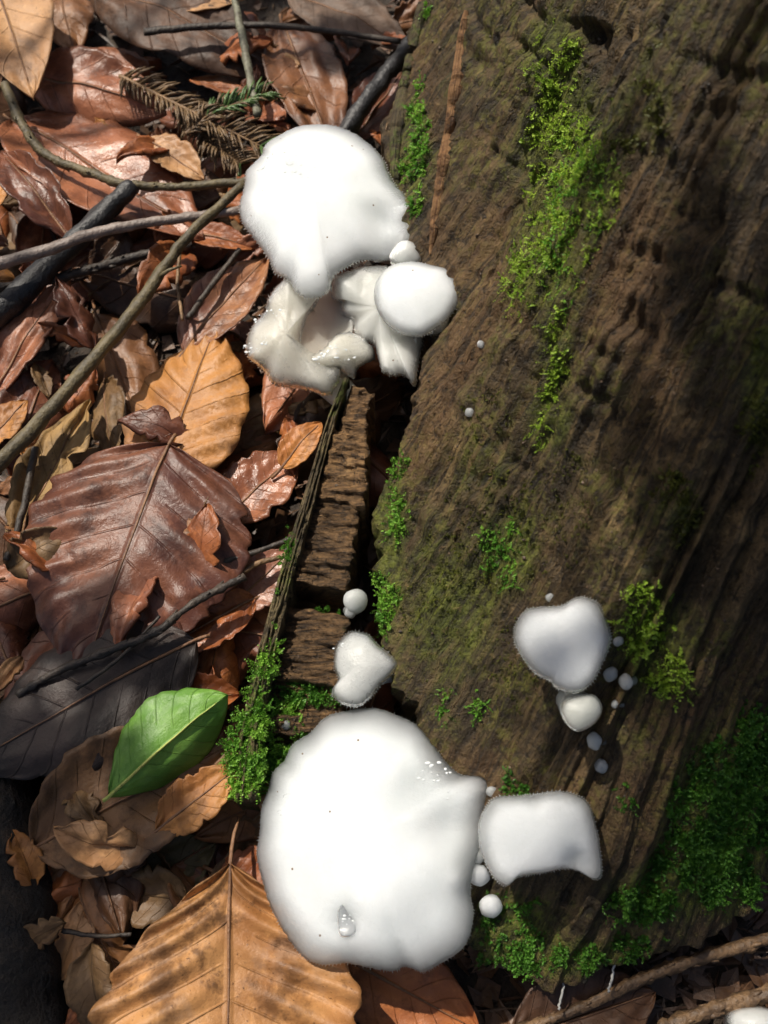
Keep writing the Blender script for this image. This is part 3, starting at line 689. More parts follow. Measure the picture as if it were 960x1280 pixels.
leaf('bright tan orange leaf in full sun over a reddish curled leaf', (-18, -55), (42, 122), 62, 0.24, 0.26, LM(**TAN, rough=0.5), roll=-0.1, bend=0.3, curl=(0.3, 0.3), seed=1, wob=0.02)
leaf('reddish brown leaf with its pale orange front edge curled up', (30, 92), (208, 140), 52, 0.16, 0.14, LM(**PINK, rough=0.3), roll=0.12, bend=0.35, fold=(0.0, 0.05), curl=(-1.1, 0.4), seed=2)
leaf('wide wet purple brown leaf under the thin knobbly twig', (14, 150), (255, 300), 78, 0.12, 0.13, LM(**PINK, rough=0.26, vein=0.4), bend=0.3, curl=(0.5, -0.3), seed=3, wob=0.04)
leaf('small tan leaf beside the spruce sprig', (182, 176), (255, 226), 26, 0.2, 0.19, LM(**TAN), bend=0.6, seed=4, ragged=0.5)
leaf('purple grey leaf curling over a black hollow', (88, 300), (0, 190), 34, 0.17, 0.2, LM(**PURP, rough=0.28), bend=0.8, curl=(0.9, 0.4), seed=5, ragged=0.5)
leaf('plain orange leaf beyond the purple grey curling leaf', (-50, 300), (18, 205), 30, 0.2, 0.22, LM(**ORANGE), bend=0.4, seed=6)
leaf('broad dim brown leaf with tan rim by the lichen grey twig', (115, -20), (345, 95), 62, 0.13, 0.1, LM(**DARK, rough=0.5), bend=0.5, curl=(-0.5, 0.3), seed=7)
leaf('pale tan leaf behind the broad dim brown leaf', (225, 12), (330, -22), 30, 0.17, 0.16, LM(**TAN, rough=0.6), seed=8)
leaf('shaded russet leaf with an orange centre behind the upper fan cap', (352, 28), (418, 200), 50, 0.12, 0.10, LM(c1=(0.10, 0.045, 0.028), c2=(0.24, 0.10, 0.04), rough=0.4), bend=0.3, curl=(0.5, 0.2), seed=9, wob=0.05)
leaf('dull grey brown leaf near the top of the stump', (362, -10), (510, 62), 46, 0.12, 0.10, LM(c1=(0.10, 0.065, 0.045), c2=(0.17, 0.11, 0.075), rough=0.55), seed=10)
leaf('dark red leaf against the far foot of the stump', (440, 180), (512, 80), 34, 0.06, 0.08, LM(**PURP, rough=0.3), seed=11)
leaf('small orange leaf under the forked green twig', (236, 292), (318, 312), 20, 0.12, 0.12, LM(**RUST), seed=12, bend=0.6)
leaf('glossy red purple leaf with orange end crossed by twig shadows', (230, 440), (335, 322), 42, 0.14, 0.16, LM(c1=(0.17, 0.07, 0.05), c2=(0.36, 0.16, 0.07), rough=0.3), bend=0.4, seed=13, curl=(0.4, 0.2))
leaf('bright orange leaf with deep pleats pointing up toward the torn fungus', (195, 612), (268, 412), 82, 0.17, 0.17, LM(**ORANGE, rough=0.45, spots=0.2), roll=0.05, bend=0.2, fold=(0.28, -0.25), curl=(-0.4, -0.2), pleat=0.05, nv=7.0, seed=14, wob=0.025)
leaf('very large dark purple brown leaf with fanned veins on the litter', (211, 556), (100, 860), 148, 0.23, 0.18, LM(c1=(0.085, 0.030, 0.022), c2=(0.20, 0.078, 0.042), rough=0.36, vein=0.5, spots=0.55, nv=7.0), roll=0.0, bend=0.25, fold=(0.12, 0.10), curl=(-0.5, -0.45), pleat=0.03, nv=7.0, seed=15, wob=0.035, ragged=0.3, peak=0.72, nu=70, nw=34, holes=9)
leaf('pink wet leaf with blotches beside the bark strip', (280, 650), (372, 568), 46, 0.10, 0.12, LM(**PINK, rough=0.22, spots=0.5), seed=16, ragged=0.3, bend=0.4)
leaf('small glowing orange leaf tip against the bark strip', (352, 585), (402, 528), 22, 0.16, 0.2, LM(c1=(0.42, 0.15, 0.04), c2=(0.55, 0.24, 0.06)), seed=17, bend=0.7)
leaf('crumpled tan brown leaf skeleton under the long green twig', (20, 690), (112, 498), 40, 0.13, 0.15, LM(c1=(0.18, 0.10, 0.035), c2=(0.36, 0.22, 0.08), rough=0.6, spots=0.8), seed=18, ragged=0.9, wob=0.07)
leaf('golden orange leaf scrap under the end of the long greenish twig', (-20, 560), (34, 500), 26, 0.14, 0.15, LM(**ORANGE), seed=19, ragged=0.4)
leaf('greyish pink leaf strip behind the black stick', (-10, 500), (88, 350), 30, 0.10, 0.14, LM(**PINK, rough=0.35), seed=20, ragged=0.4, bend=0.5)
leaf('pink red leaf between the very large leaf and the bark strip', (290, 760), (362, 690), 38, 0.08, 0.10, LM(c1=(0.24, 0.10, 0.07), c2=(0.40, 0.19, 0.12), rough=0.22), seed=21, ragged=0.4)
leaf('rusty red leaf below the dark knobbly spruce twig', (320, 748), (180, 830), 40, 0.10, 0.10, LM(**RUST, rough=0.3), seed=22, ragged=0.4, bend=0.5, curl=(0.7, 0.5))
leaf('orange brown leaf rim showing above the black wet leaf', (215, 775), (22, 880), 34, 0.15, 0.14, LM(**RUST, rough=0.4), seed=23, curl=(-0.4, 0.6))
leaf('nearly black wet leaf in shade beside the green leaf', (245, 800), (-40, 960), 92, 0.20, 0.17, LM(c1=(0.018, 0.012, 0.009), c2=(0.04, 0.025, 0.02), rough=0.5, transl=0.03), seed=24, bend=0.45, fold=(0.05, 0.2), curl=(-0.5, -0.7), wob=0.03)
leaf('broad brown leaf, darkened for shade, lying beneath the green leaf', (40, 1062), (292, 930), 86, 0.14, 0.18, LM(c1=(0.10, 0.05, 0.02), c2=(0.20, 0.10, 0.04), rough=0.5), seed=25, bend=0.3, curl=(0.3, 0.5), wob=0.04, ragged=0.3)  # shade over this leaf is put into its darker brown
leaf('orange leaf with wavy rim added as the lit lobe of the broad brown leaf', (195, 1040), (300, 958), 34, 0.22, 0.24, LM(**ORANGE, rough=0.5), seed=27, bend=0.3, ragged=0.5, wob=0.05)  # separate bright leaf standing in for the brown leaf's lit lobe
leaf('dark olive brown leaf deep in the hollow below the green leaf', (120, 1140), (270, 1050), 50, 0.05, 0.05, LM(**OLIVE, rough=0.5), seed=26, roll=0.3)
leaf('rusty curled leaf between the green leaf and the mossy slab', (195, 880), (300, 868), 34, 0.12, 0.12, LM(**RUST, rough=0.35), seed=28, bend=0.6, curl=(0.8, 0.6), ragged=0.3)
leaf('big speckled orange leaf, one pleated half raised, partly shaded by the largest fungus', (288, 1080), (284, 1440), 168, 0.20, 0.22, LM(c1=(0.30, 0.125, 0.038), c2=(0.48, 0.24, 0.085), rough=0.5, spots=0.8, nv=7.0), bend=0.12, fold=(0.38, -0.1), curl=(-0.5, 0.25), pleat=0.045, nv=7.0, seed=29, wob=0.02, peak=1.25, ragged=0.12, stem=62, nu=70, nw=34, holes=9)
leaf('reddish leaf half hidden below the rim of the largest fungus', (270, 1090), (372, 1120), 44, 0.07, 0.07, LM(**RUST, rough=0.4), seed=31, ragged=0.4)
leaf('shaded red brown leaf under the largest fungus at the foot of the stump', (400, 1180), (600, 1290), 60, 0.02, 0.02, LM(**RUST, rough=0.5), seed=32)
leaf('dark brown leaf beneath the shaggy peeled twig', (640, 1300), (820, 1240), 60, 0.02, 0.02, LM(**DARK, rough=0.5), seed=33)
# fresh green leaf, one half folded down
M_GREEN = LM(c1=(0.11, 0.27, 0.035), c2=(0.22, 0.42, 0.07), rough=0.4, vein=0.03, spots=0.06, transl=0.3)
leaf('fresh green leaf folded along its rib on the dark litter', (136, 996), (284, 868), 66, 0.27, 0.31, M_GREEN, roll=-0.05, bend=0.35, fold=(-0.85, 0.15), curl=(-0.5, -0.5), peak=1.1, pleat=0.01, seed=35, ragged=0.12, wob=0.05, name='green_leaf', ribmat=mat_twig('green_rib', (0.30, 0.36, 0.07), (0.40, 0.42, 0.1)), stem=8)

# half-buried leaves below, only where they show
fill_mats = [LM(**PURP, rough=0.35), LM(**DARK, rough=0.4), LM(**RUST, rough=0.4), LM(c1=(0.17, 0.07, 0.028), c2=(0.30, 0.135, 0.05), rough=0.4), LM(**PINK, rough=0.35), LM(c1=(0.13, 0.07, 0.028), c2=(0.23, 0.135, 0.055), rough=0.5)]
fill_mesh = []
for q in range(6):
    V, F, UV, mid = leaf_mesh(0.52, 0.15, bend=random.uniform(0.2, 1.3), fold=(random.uniform(-.4, .4), random.uniform(-.4, .4)), curl=(random.uniform(-1.4, .9), random.uniform(-1.4, .9)), twist=random.uniform(-.7, .7), seed=50+q, ragged=0.3+0.5*(q % 2), wob=0.08, nu=22, nw=7)
    me = mesh('blade', V, F, None, True, UV); me.materials.append(fill_mats[0])
    P = [mid[0]+Vector((-0.07, 0.01, -0.01))]+mid[:20]
    Vv, Ff, _ = tube(P, [max(0.002, 0.006*(1-0.85*i/len(P))) for i in range(len(P))], 5)
    fill_mesh.append((me, mesh('midrib', Vv, Ff, M_RIB)))
rnd = random.Random(21); fillers = []; scraps = []
cells = [(x, y) for x in range(-60, 520, 66) for y in range(-40, 1330, 72)]
rnd.shuffle(cells)
MARKS = [(30, 50, 'the bright tan orange leaf'), (120, 95, 'the reddish curled leaf'), (130, 220, 'the wide wet leaf'), (240, 160, 'the spruce sprigs'), (250, 40, 'the broad dim leaf'), (385, 110, 'the shaded russet leaf'),
         (480, 100, 'the far foot of the stump'), (60, 330, 'the black charred stick'), (290, 370, 'the glossy red purple leaf'), (60, 440, 'the long greenish twig'), (230, 500, 'the bright pleated orange leaf'), (350, 500, 'the torn grey fungus'),
         (60, 600, 'the crumpled leaf skeleton'), (150, 700, 'the very large dark leaf'), (330, 620, 'the pink wet leaf'), (270, 770, 'the dark spruce twig'), (60, 920, 'the nearly black leaf'), (200, 930, 'the fresh green leaf'),
         (270, 900, 'the mossy slab'), (150, 1080, 'the dark olive leaf'), (30, 1150, 'the thick wet branch'), (210, 1200, 'the pleated half of the big orange leaf'), (390, 1230, 'the shaded half of the big orange leaf'), (540, 1270, 'the foot of the stump'), (320, 1050, 'the rim of the largest fungus')]
names = {0: 'dusky purple brown', 1: 'very dark brown', 2: 'rusty red', 3: 'middling brown', 4: 'pinkish brown', 5: 'dull olive brown'}
for (cx, cy) in cells:
    px, py = cx+rnd.uniform(-26, 26), cy+rnd.uniform(-26, 26)
    lim = 520 if py < 420 else (440-(py-420)*0.28 if py < 950 else 620)
    if px > lim: continue
    z = rnd.uniform(-0.03, 0.04); p = W(px, py, z)
    a, r = fill_mesh[rnd.randrange(6)]; mi = rnd.randrange(6)
    root = empty('beech_leaf', p); root.rotation_euler = (rnd.uniform(-.3, .3), rnd.uniform(-.22, .22), rnd.uniform(0, 6.283)); s = rnd.uniform(0.7, 1.15); root.scale = (s, s, s)
    lm = min(MARKS, key=lambda m: math.dist(m[:2], (px, py)))[2]
    tag(root, names[mi]+' leaf half buried by '+lm, 'leaf', names[mi]+' leaves half buried by '+lm)
    b = obj('blade', a, root); b.material_slots[0].link = 'OBJECT'; b.material_slots[0].material = fill_mats[mi]
    c = obj('midrib', r, root); fillers.append((root, b, c))

# torn scraps of leaf lying loose on top
sm = []
for q in range(8):
    V, F, UV, mid = leaf_mesh(0.2, 0.06, bend=random.uniform(0.2, 1.4), fold=(random.uniform(-.5, .5), random.uniform(-.5, .5)), curl=(random.uniform(-1.2, .8), random.uniform(-1.2, .8)), seed=80+q, ragged=1.1, wob=0.09, nu=18, nw=6)
    sm.append(mesh('leaf_scrap', V, F, fill_mats[0], True, UV))
scrap_mats = fill_mats+[LM(**ORANGE), LM(**TAN)]; snames = dict(names); snames.update({6: 'bright orange', 7: 'pale tan'})
for q in range(140):
    px, py = rnd.uniform(0, 470), rnd.uniform(0, 1270)
    lim = 480 if py < 420 else (400-(py-420)*0.25 if py < 950 else 330)
    if px > lim: continue
    mi = rnd.choice((0, 1, 2, 2, 3, 4, 5, 6, 7)); p = W(px, py, rnd.uniform(0.06, 0.16))
    o = obj('leaf_scrap', sm[rnd.randrange(8)]); o.location = p; o.rotation_euler = (rnd.uniform(-.6, .6), rnd.uniform(-.5, .5), rnd.uniform(0, 6.283)); k = rnd.uniform(0.6, 1.5); o.scale = (k, k*rnd.uniform(0.6, 1.2), k)
    o.material_slots[0].link = 'OBJECT'; o.material_slots[0].material = scrap_mats[mi]
    lm = min(MARKS, key=lambda m: math.dist(m[:2], (px, py)))[2]
    tag(o, 'torn '+snames[mi]+' leaf scrap by '+lm, 'leaf scrap', 'torn '+snames[mi]+' scraps by '+lm)
    scraps.append(o)

# crumbs: uncountable bits of leaf, needles and bark on the soil
V, F = [], []; rnd = random.Random(5)
for _ in range(9000):
    px, py = rnd.uniform(-250, 1250), rnd.uniform(-120, 1400)
    p = W(px, py, 0); p = Vector((p.x, p.y, ground_z(p.x, p.y)+rnd.uniform(0.0, 0.05)))
    a = rnd.uniform(0, 6.283); d = Vector((math.cos(a), math.sin(a), rnd.uniform(-.3, .3))); e = Vector((-math.sin(a), math.cos(a), rnd.uniform(-.5, .5)))
    if rnd.random() < 0.5: l, q = rnd.uniform(0.03, 0.09), 0.006
    else: l, q = rnd.uniform(0.02, 0.07), rnd.uniform(0.015, 0.05)
    b = len(V); up = Vector((0, 0, 0.008))
    V += [p-d*l-e*q*0.5, p-d*l*0.2-e*q+up, p+d*l, p+e*q+up*0.5, p-up]
    F += [(b, b+1, b+2, b+3), (b+1, b, b+4), (b+2, b+1, b+4), (b+3, b+2, b+4), (b, b+3, b+4)]
M_CRUMB = mat_leaf('crumb_brown', (0.05, 0.026, 0.014), (0.19, 0.09, 0.04), transl=0.0)
o = obj('leaf_crumbs', mesh('leaf_crumbs', V, F, M_CRUMB, False)); tag(o, 'crumbs of broken leaves and needles over the soil', 'leaf litter', kind='stuff')

# ------------------------------------------------------------------ twigs
M_TW_GREY = mat_twig('grey_brown_twig', (0.13, 0.10, 0.085), (0.24, 0.19, 0.16), 0.5)
M_TW_GREEN = mat_twig('greenish_twig', (0.05, 0.038, 0.018), (0.125, 0.095, 0.042))
M_TW_DARK = mat_twig('dark_twig', (0.018, 0.013, 0.010), (0.055, 0.04, 0.028))
M_TW_BLACK = mat_twig('black_stick', (0.008, 0.008, 0.009), (0.028, 0.027, 0.028), 0.5)
M_TW_LICH = mat_twig('lichen_twig', (0.08, 0.07, 0.045), (0.20, 0.20, 0.14))
M_TW_PEEL = mat_twig('peeling_twig', (0.10, 0.055, 0.025), (0.24, 0.14, 0.065))
M_TW_OLD = mat_twig('old_peeling_twig', (0.06, 0.034, 0.017), (0.17, 0.10, 0.048))
def twig(label, path, r0, r1, mat, z=0.2, knob=0.0, rough=0.25, seed=0.0, name='twig', nodes=8, group='fallen twigs', bits=(), scar=1.3, ns=2):
    zs = z if hasattr(z, '__len__') else [z]*len(path)
    P = [W(p[0], p[1], q) for p, q in zip(path, zs)]
    n = nodes*len(path); C = [Vector(c) for c in catmull([tuple(p) for p in P], n, False)]
    ps = pxs(C[n//2]); root = empty(name, C[0]); tag(root, label, 'twig', group)
    R = []
    for i in range(n):
        f = i/(n-1); r = (r0+(r1-r0)*f)*ps
        if knob: r *= 1+knob*max(0, noise.noise(Vector((i*0.8, seed, 3))))+knob*0.5*noise.noise(Vector((i*2.1, seed, 6)))
        C[i] = C[i]+Vector((noise.noise(Vector((i*0.35, seed, 1))), noise.noise(Vector((i*0.35, seed, 5))), 0))*ps*1.6
        R.append(r)
    V, F, UV = tube(C, R, 9, rough, seed); put('stem', V, F, mat, root, uv=UV)
    if knob:
        rn = random.Random(int(seed*10)); V, F = [], []
        for i in range(2, n-1):
            for _ in range(rn.randint(1, ns)):
                t = (C[i+1]-C[i-1]).normalized(); o = Matrix.Rotation(rn.uniform(0, 6.283), 3, t) @ t.orthogonal().normalized()
                q = C[i]+t*rn.uniform(-.5, .5)*(C[i+1]-C[i]).length
                Vv, Ff, _ = tube([q+o*R[i]*0.5, q+(o*0.75+t*0.9)*R[i]*scar*rn.uniform(.7, 1.3)], [R[i]*0.42, R[i]*0.16], 5); b = len(V); V += Vv; F += [tuple(x+b for x in f) for f in Ff]
        put('leaf_scars', V, F, mat, root)['kind'] = 'stuff'
    for (i0, dx, dy, l, rr) in bits:
        q = C[int(i0*(n-1))]; e = q+(RGT*dx+Vector((0, -dy, 0)))*l*ps+Vector((0, 0, 0.03))
        Vv, Ff, _ = tube([q, q.lerp(e, 0.5)+Vector((0, 0, 0.01)), e], [rr*ps, rr*ps*0.7, rr*ps*0.35], 7); put('side_shoot', Vv, Ff, mat, root)
    return root
twig('smooth grey twig lying over the black stick', [(-30, 338), (60, 312), (120, 291), (185, 278), (250, 270), (302, 262)], 7.5, 5.5, M_TW_GREY, 0.33, seed=1)
twig('long straight greenish brown twig running down from the upper fan cap', [(-40, 615), (30, 548), (95, 475), (170, 385), (205, 335), (240, 290), (305, 230)], 10, 6, M_TW_GREEN, [0.25, 0.27, 0.29, 0.31, 0.32, 0.34, 0.36], seed=2, bits=[(0.62, 0.9, -0.3, 36, 3.5)])
twig('thick black charred stick with a snapped end', [(-40, 425), (30, 362), (90, 305), (166, 232)], 19, 11, M_TW_BLACK, [0.18, 0.2, 0.23, 0.27], rough=0.35, seed=3, name='stick')
twig('thin knobbly twig curving over the wide wet leaf', [(6, 105), (30, 160), (60, 195), (110, 215), (160, 231), (230, 233), (310, 226)], 6, 5, M_TW_GREEN, [0.3, 0.27, 0.24, 0.24, 0.26, 0.26, 0.28], knob=0.5, seed=4)
twig('short mossy twig between the black stick and the long twig', [(-20, 362), (60, 350), (120, 335), (180, 318), (240, 306)], 6, 5, M_TW_DARK, 0.17, knob=0.7, seed=5)
twig('lichen grey twig ending at the green tipped spruce sprig', [(288, -25), (300, 30), (310, 85), (322, 145)], 5, 5, M_TW_LICH, 0.25, seed=6, rough=0.4)
twig('dark thin twig lying across behind the upper fan cap', [(180, 40), (260, 33), (340, 32), (420, 40), (500, 52)], 4.5, 3.5, M_TW_DARK, 0.24, seed=7)
twig('black stick leaning against the far side of the stump', [(428, 175), (455, 130), (490, 85), (520, 45)], 12, 9, M_TW_BLACK, [0.12, 0.16, 0.18, 0.2], rough=0.4, seed=8, name='stick')
twig('thin dark twig pointing at the bright orange leaf', [(236, 398), (262, 360), (300, 312)], 4, 3.5, M_TW_DARK, 0.22, seed=9)
twig('dark needle scarred spruce twig across the very large leaf', [(22, 868), (75, 838), (140, 812), (195, 790), (245, 752), (305, 722)], 5, 5, M_TW_DARK, [0.2, 0.24, 0.27, 0.28, 0.26, 0.24], knob=0.9, seed=10)
twig('split black twig pieces beside the bark strip', [(280, 702), (320, 690), (366, 672)], 4, 3, M_TW_DARK, 0.2, seed=11)
twig('wet brown twig under the split black twig', [(290, 720), (330, 702), (372, 690)], 4, 3, M_TW_PEEL, 0.18, seed=11.5)
twig('tiny dark twig beside the pleated half of the big speckled orange leaf', [(78, 1163), (120, 1170), (164, 1168)], 3.2, 2.4, M_TW_DARK, 0.14, seed=13)
twig('shaggy peeled twig under the mossy foot of the stump', [(560, 1302), (640, 1290), (720, 1262), (800, 1225), (880, 1196), (985, 1168)], 6, 8, M_TW_OLD, [0.03, 0.04, 0.05, 0.06, 0.07, 0.08], knob=0.5, rough=0.6, seed=14, scar=1.15, ns=6, nodes=10)
twig('thicker shaggy twig lying against the translucent blob', [(820, 1290), (890, 1262), (990, 1236)], 8, 10, M_TW_OLD, 0.06, knob=0.5, rough=0.7, seed=15, scar=1.1, ns=6, nodes=10)
twig('dark twig leading down from the crumpled leaf skeleton', [(44, 560), (28, 640), (8, 700)], 5, 4, M_TW_DARK, 0.2, seed=16)
twig('thin red brown stalk standing among twigs near the orange leaf', [(226, 305), (222, 350), (228, 400)], 2.6, 2, M_TW_PEEL, 0.24, seed=17)
twig('fine dark stem between the very large leaf and its spruce twig', [(95, 862), (150, 822), (200, 770)], 2.8, 2, M_TW_DARK, 0.27, seed=18)
# thick wet branch in the lower left corner
P = [W(-30, 930, 0.05), W(-16, 1010, 0.05), W(0, 1120, 0.05), W(12, 1230, 0.05), W(22, 1330, 0.05)]
C = catmull([tuple(p) for p in P], 60, False); V, F, UV = tube(C, [0.15+0.02*noise.noise(Vector((i*0.2, 1, 1))) for i in range(60)], 28, 0.12, 2.0)
r = empty('fallen_branch', P[0]); tag(r, 'thick wet black branch lying below the nearly black leaf', 'branch'); put('bark', V, F, mat_wood('wet_black_bark', (0.008, 0.007, 0.006), (0.022, 0.017, 0.013), (0.06, 0.04, 0.025), (0.05, 0.035, 0.02), 0.6, 4, 3), r, uv=UV)
# spruce sprigs
def sprig(label, path, z, mats, nl, seed, dens=5):
    P = [W(a, b, q) for (a, b), q in zip(path, z)]; n = 30; C = [Vector(c) for c in catmull([tuple(p) for p in P], n, False)]; ps = pxs(C[15])
    root = empty('spruce_sprig', C[0]); tag(root, label, 'sprig', 'spruce sprigs in the litter')
    V, F, _ = tube(C, [ps*3.2*(1-0.6*i/n) for i in range(n)], 7); put('stem', V, F, M_TW_PEEL, root)
    rn = random.Random(seed)
    sets = {0: ([], []), 1: ([], [])}
    for i in range(1, n):
        for _ in range(dens):
            t = (C[min(i+1, n-1)]-C[i-1]).normalized(); sd = rn.choice((-1, 1)); o = t.cross(Vector((0, 0, 1))).normalized()*sd
            d = (t*0.8+o*rn.uniform(0.5, 1.1)+Vector((0, 0, rn.uniform(-.2, .5)))).normalized(); q = C[i]; L = nl*ps*rn.uniform(0.7, 1.15)
            Vv, Ff, _ = tube([q, q+d*L*0.6+Vector((0, 0, 0.01)), q+d*L], [ps*1.5, ps*1.6, ps*0.5], 5)
            k = 1 if (i > n*mats[2] and rn.random() < 0.8) else 0
            v, f = sets[k]; b = len(v); v += Vv; f += [tuple(x+b for x in ff) for ff in Ff]
    for k in (0, 1):
        if sets[k][0]: put('needles', sets[k][0], sets[k][1], mats[k], root)['kind'] = 'stuff'
M_NB = mat_twig('brown_needles', (0.10, 0.06, 0.028), (0.20, 0.125, 0.06), 0.5); M_NG = mat_twig('green_needles', (0.05, 0.10, 0.028), (0.11, 0.18, 0.05), 0.4)
sprig('dying spruce sprig with brown needles and a few green ones', [(150, 95), (200, 120), (260, 150), (330, 185)], [0.2, 0.22, 0.24, 0.2], (M_NB, M_NG, 0.9), 34, 1)
sprig('green tipped spruce sprig behind the dying one', [(232, 168), (270, 140), (330, 118)], [0.22, 0.25, 0.25], (M_NB, M_NG, 0.35), 26, 2, 4)
sprig('brown needle spruce sprig touching the upper fan cap', [(225, 130), (255, 170), (300, 205)], [0.17, 0.18, 0.18], (M_NB, M_NG, 0.95), 32, 3)
# white rootlets under the stump and the translucent blob in the corner
M_ROOT = mat_twig('white_rootlet', (0.32, 0.32, 0.30), (0.5, 0.5, 0.47))
for lab, pth in (('short pale rootlet dangling from the mossy base of the stump', [(708, 1205), (704, 1235), (698, 1262)]), ('pale rootlet crossing down to the shaggy peeled twig', [(768, 1190), (766, 1218), (760, 1240)]),
                 ('fine pale rootlet higher on the mossy foot of the stump', [(812, 1142), (800, 1165), (792, 1182)])):
    C = [W(a, b, 0.10) for a, b in pth]; C = [Vector(c)+Vector((noise.noise(Vector((i*.9, 1, 1))), 0, 0))*0.008 for i, c in enumerate(catmull([tuple(p) for p in C], 16, False))]
    V, F, _ = tube(C, 0.0035, 6, 0.4, 1.0); o = obj('rootlet', mesh('rootlet', V, F, M_ROOT)); tag(o, lab, 'root', 'pale rootlets')
cap('pale translucent jelly blob on the litter by the thicker shaggy twig', [(905, 1268), (930, 1256), (962, 1260), (985, 1280), (960, 1310), (915, 1300)], 0.06, (0, 0, 1), 0.06, 0.05, M_JELLY_CLEAR, teeth=False, seed=15.0, frill=0.5)

# ------------------------------------------------------------------ unseen young beeches added beyond the frame, leaf clusters placed to shade chosen spots
M_BARK = mat_twig('beech_bark', (0.10, 0.10, 0.09), (0.2, 0.2, 0.18))
M_CAN = mat_leaf('beech_foliage', (0.04, 0.10, 0.015), (0.08, 0.17, 0.03), transl=0.25)
def shade_sapling(label, foot, targets, t, seed, nper=26):
    rn = random.Random(seed); root = empty('shade_beech', foot); tag(root, label, 'tree', 'unseen beeches added for shade')
    top = Vector((foot[0]+0.3, foot[1]+0.2, t*0.82+2)); f = Vector(foot)
    C = catmull([tuple(f), tuple(f.lerp(top, .4)+Vector((.15, -.1, 0))), tuple(f.lerp(top, .75)), tuple(top)], 30, False)
    V, F, _ = tube(C, [0.35*(1-0.7*i/30) for i in range(30)], 12, 0.08, seed); put('trunk', V, F, M_BARK, root)
    LV, LF = [], []
    for (p, rad, n) in targets:
        c = Vector(p)+SUN*(t*rn.uniform(0.92, 1.08)); k = min(29, max(3, int(30*(c.z-0.8)/top.z)))
        a = Vector(C[k]); m = a.lerp(c, 0.5)+Vector((0, 0, 0.35))
        B = [Vector(q) for q in catmull([tuple(a), tuple(m), tuple(c), tuple(c+(c-m)*0.3)], 16, False)]
        V, F, _ = tube(B, [0.05*(1-0.8*i/16) for i in range(16)], 7, 0.1, seed); put('branch', V, F, M_BARK, root)
        for _ in range(n):
            th = rn.uniform(0, 6.283); r = rad*math.sqrt(rn.random())
            q = c+Vector((math.cos(th)*r, math.sin(th)*r, rn.uniform(-.35, .35))); an = rn.uniform(0, 6.283)
            d = Vector((math.cos(an), math.sin(an), rn.uniform(-.4, .2))).normalized(); e = d.cross(Vector((rn.uniform(-.4, .4), rn.uniform(-.4, .4), 1))).normalized(); L = rn.uniform(.22, .36); w_ = L*.3
            b = len(LV); LV += [q, q+d*L*.3+e*w_*.85, q+d*L*.6+e*w_*.9, q+d*L, q+d*L*.6-e*w_*.9, q+d*L*.3-e*w_*.85]; LF.append((b, b+1, b+2, b+3, b+4, b+5))
    put('shade_foliage', LV, LF, M_CAN, root, False)['kind'] = 'stuff'
def T(px, py): return hit(px, py)[0]
shade_sapling('unseen young beech added to shade the edge of the stump', (3.8, 7.5, -0.1), [(T(940, 60), .22, 8), (T(950, 380), .16, 5), (T(955, 640), .15, 4), (T(950, 890), .2, 7), (T(930, 1090), .2, 6)], 8.0, 3)
shade_sapling('unseen young beech added to shade the leaf litter', (-7.5, 3.5, -0.1), [(W(20, 930), .22, 12), (W(105, 880), .16, 9), (W(160, 850), .1, 4), (W(60, 1010), .2, 10), (W(130, 1050), .16, 6), (W(190, 1090), .14, 4), (W(20, 1120), .2, 12), (W(40, 1230), .2, 9), (W(330, 10), .3, 9), (W(450, 100), .2, 6), (W(60, 430), .16, 4)], 8.0, 4)

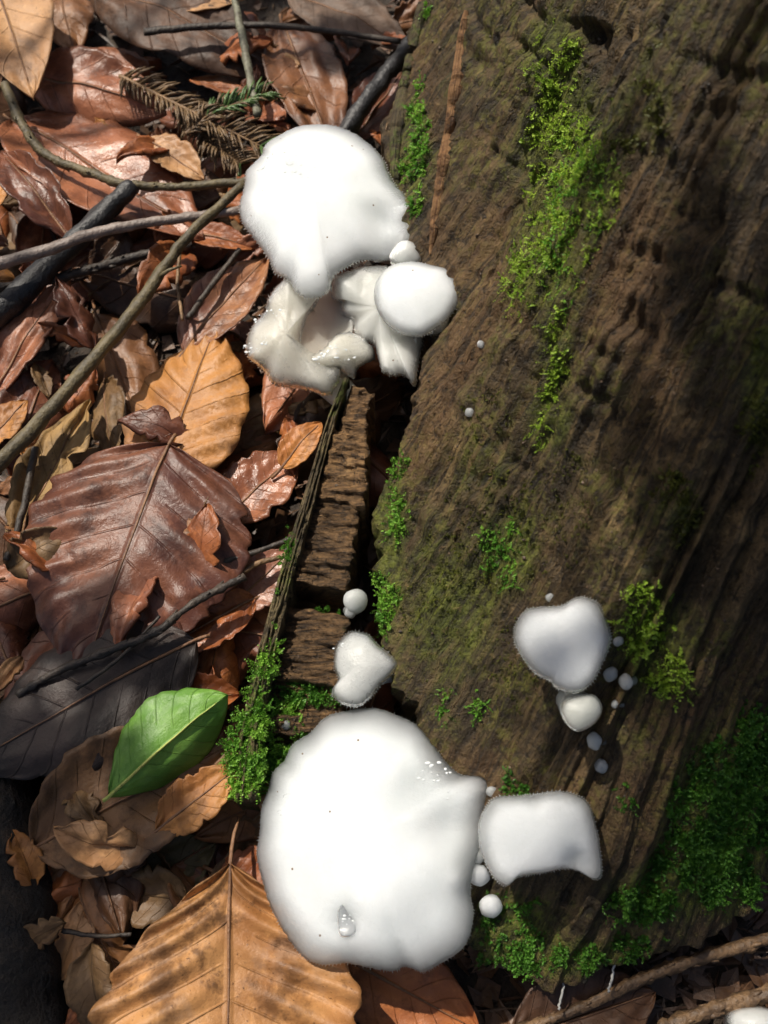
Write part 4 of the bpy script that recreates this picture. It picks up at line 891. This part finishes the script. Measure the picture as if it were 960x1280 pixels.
# drop the buried leaves that nothing shows of
bpy.context.view_layer.update()
dg = bpy.context.evaluated_depsgraph_get(); seen = {}
for py in range(4, 1280, 9):
    for px in range(4, 640, 9):
        ok, p, nn, i, o, m = sc.ray_cast(dg, CAM, rayd(px, py).normalized())
        if ok and o.name.startswith('leaf_scrap'): seen[o.name] = 9
        if ok and o.parent: seen[o.parent.name] = seen.get(o.parent.name, 0)+1
for r, b, c in fillers:
    x, y = proj(r.location)
    if seen.get(r.name, 0) < 3 and -10 < x < 520 and 0 < y < 1280:
        for o in (b, c, r): bpy.data.objects.remove(o)
for o in scraps:
    if not seen.get(o.name): bpy.data.objects.remove(o)

# needles, grit and crumbs that have settled on whatever lies there
bpy.context.view_layer.update(); dg = bpy.context.evaluated_depsgraph_get()
rn = random.Random(77); NV, NF, GV, GF = [], [], [], []
for _ in range(1500):
    px, py = rn.uniform(0, 960), rn.uniform(0, 1280)
    on_litter = px < (500 if py < 420 else (420-(py-420)*0.25 if py < 950 else 560))
    if not on_litter and rn.random() < 0.6: continue
    ok, p, nn, i, o, m = sc.ray_cast(dg, CAM, rayd(px, py).normalized())
    if not ok or nn.z < 0.1 or 'jelly' in (o.parent.name if o.parent else o.name) or o.name.startswith('moss'): continue
    ps = pxs(p); a = nn.orthogonal().normalized(); a = Matrix.Rotation(rn.uniform(0, 6.283), 3, nn) @ a
    if on_litter and rn.random() < 0.4:
        L = ps*rn.uniform(9, 22); c = p+nn*ps*1.6; d = (a+nn*rn.uniform(-.1, .15)).normalized()
        Vv, Ff, _ = tube([c-d*L*.5, c+nn*ps*rn.uniform(-.6, 1.2), c+d*L*.5], [ps*0.7, ps*1.1, ps*0.4], 5); b = len(NV); NV += Vv; NF += [tuple(x+b for x in f) for f in Ff]
    else:
        R = ps*rn.uniform(0.8, 2.8); e = nn.cross(a); b = len(GV); c = p+nn*R*0.3
        GV += [c+a*R*rn.uniform(.7, 1.6), c+e*R*rn.uniform(.6, 1.2), c-a*R*rn.uniform(.7, 1.5), c-e*R*rn.uniform(.6, 1.2), c+nn*R*rn.uniform(.4, .9), c-nn*R*.6]
        GF += [(b+q, b+(q+1) % 4, b+4) for q in range(4)]+[(b+(q+1) % 4, b+q, b+5) for q in range(4)]
tag(obj('needle_litter', mesh('needle_litter', NV, NF, M_NB)), 'fallen brown spruce needles strewn over the leaves', 'needles', kind='stuff')
tag(obj('grit', mesh('grit', GV, GF, mat_twig('grit_brown', (0.02, 0.014, 0.01), (0.13, 0.08, 0.045)), False)), 'dark crumbs of soil and bark strewn over leaves and wood', 'grit', kind='stuff')
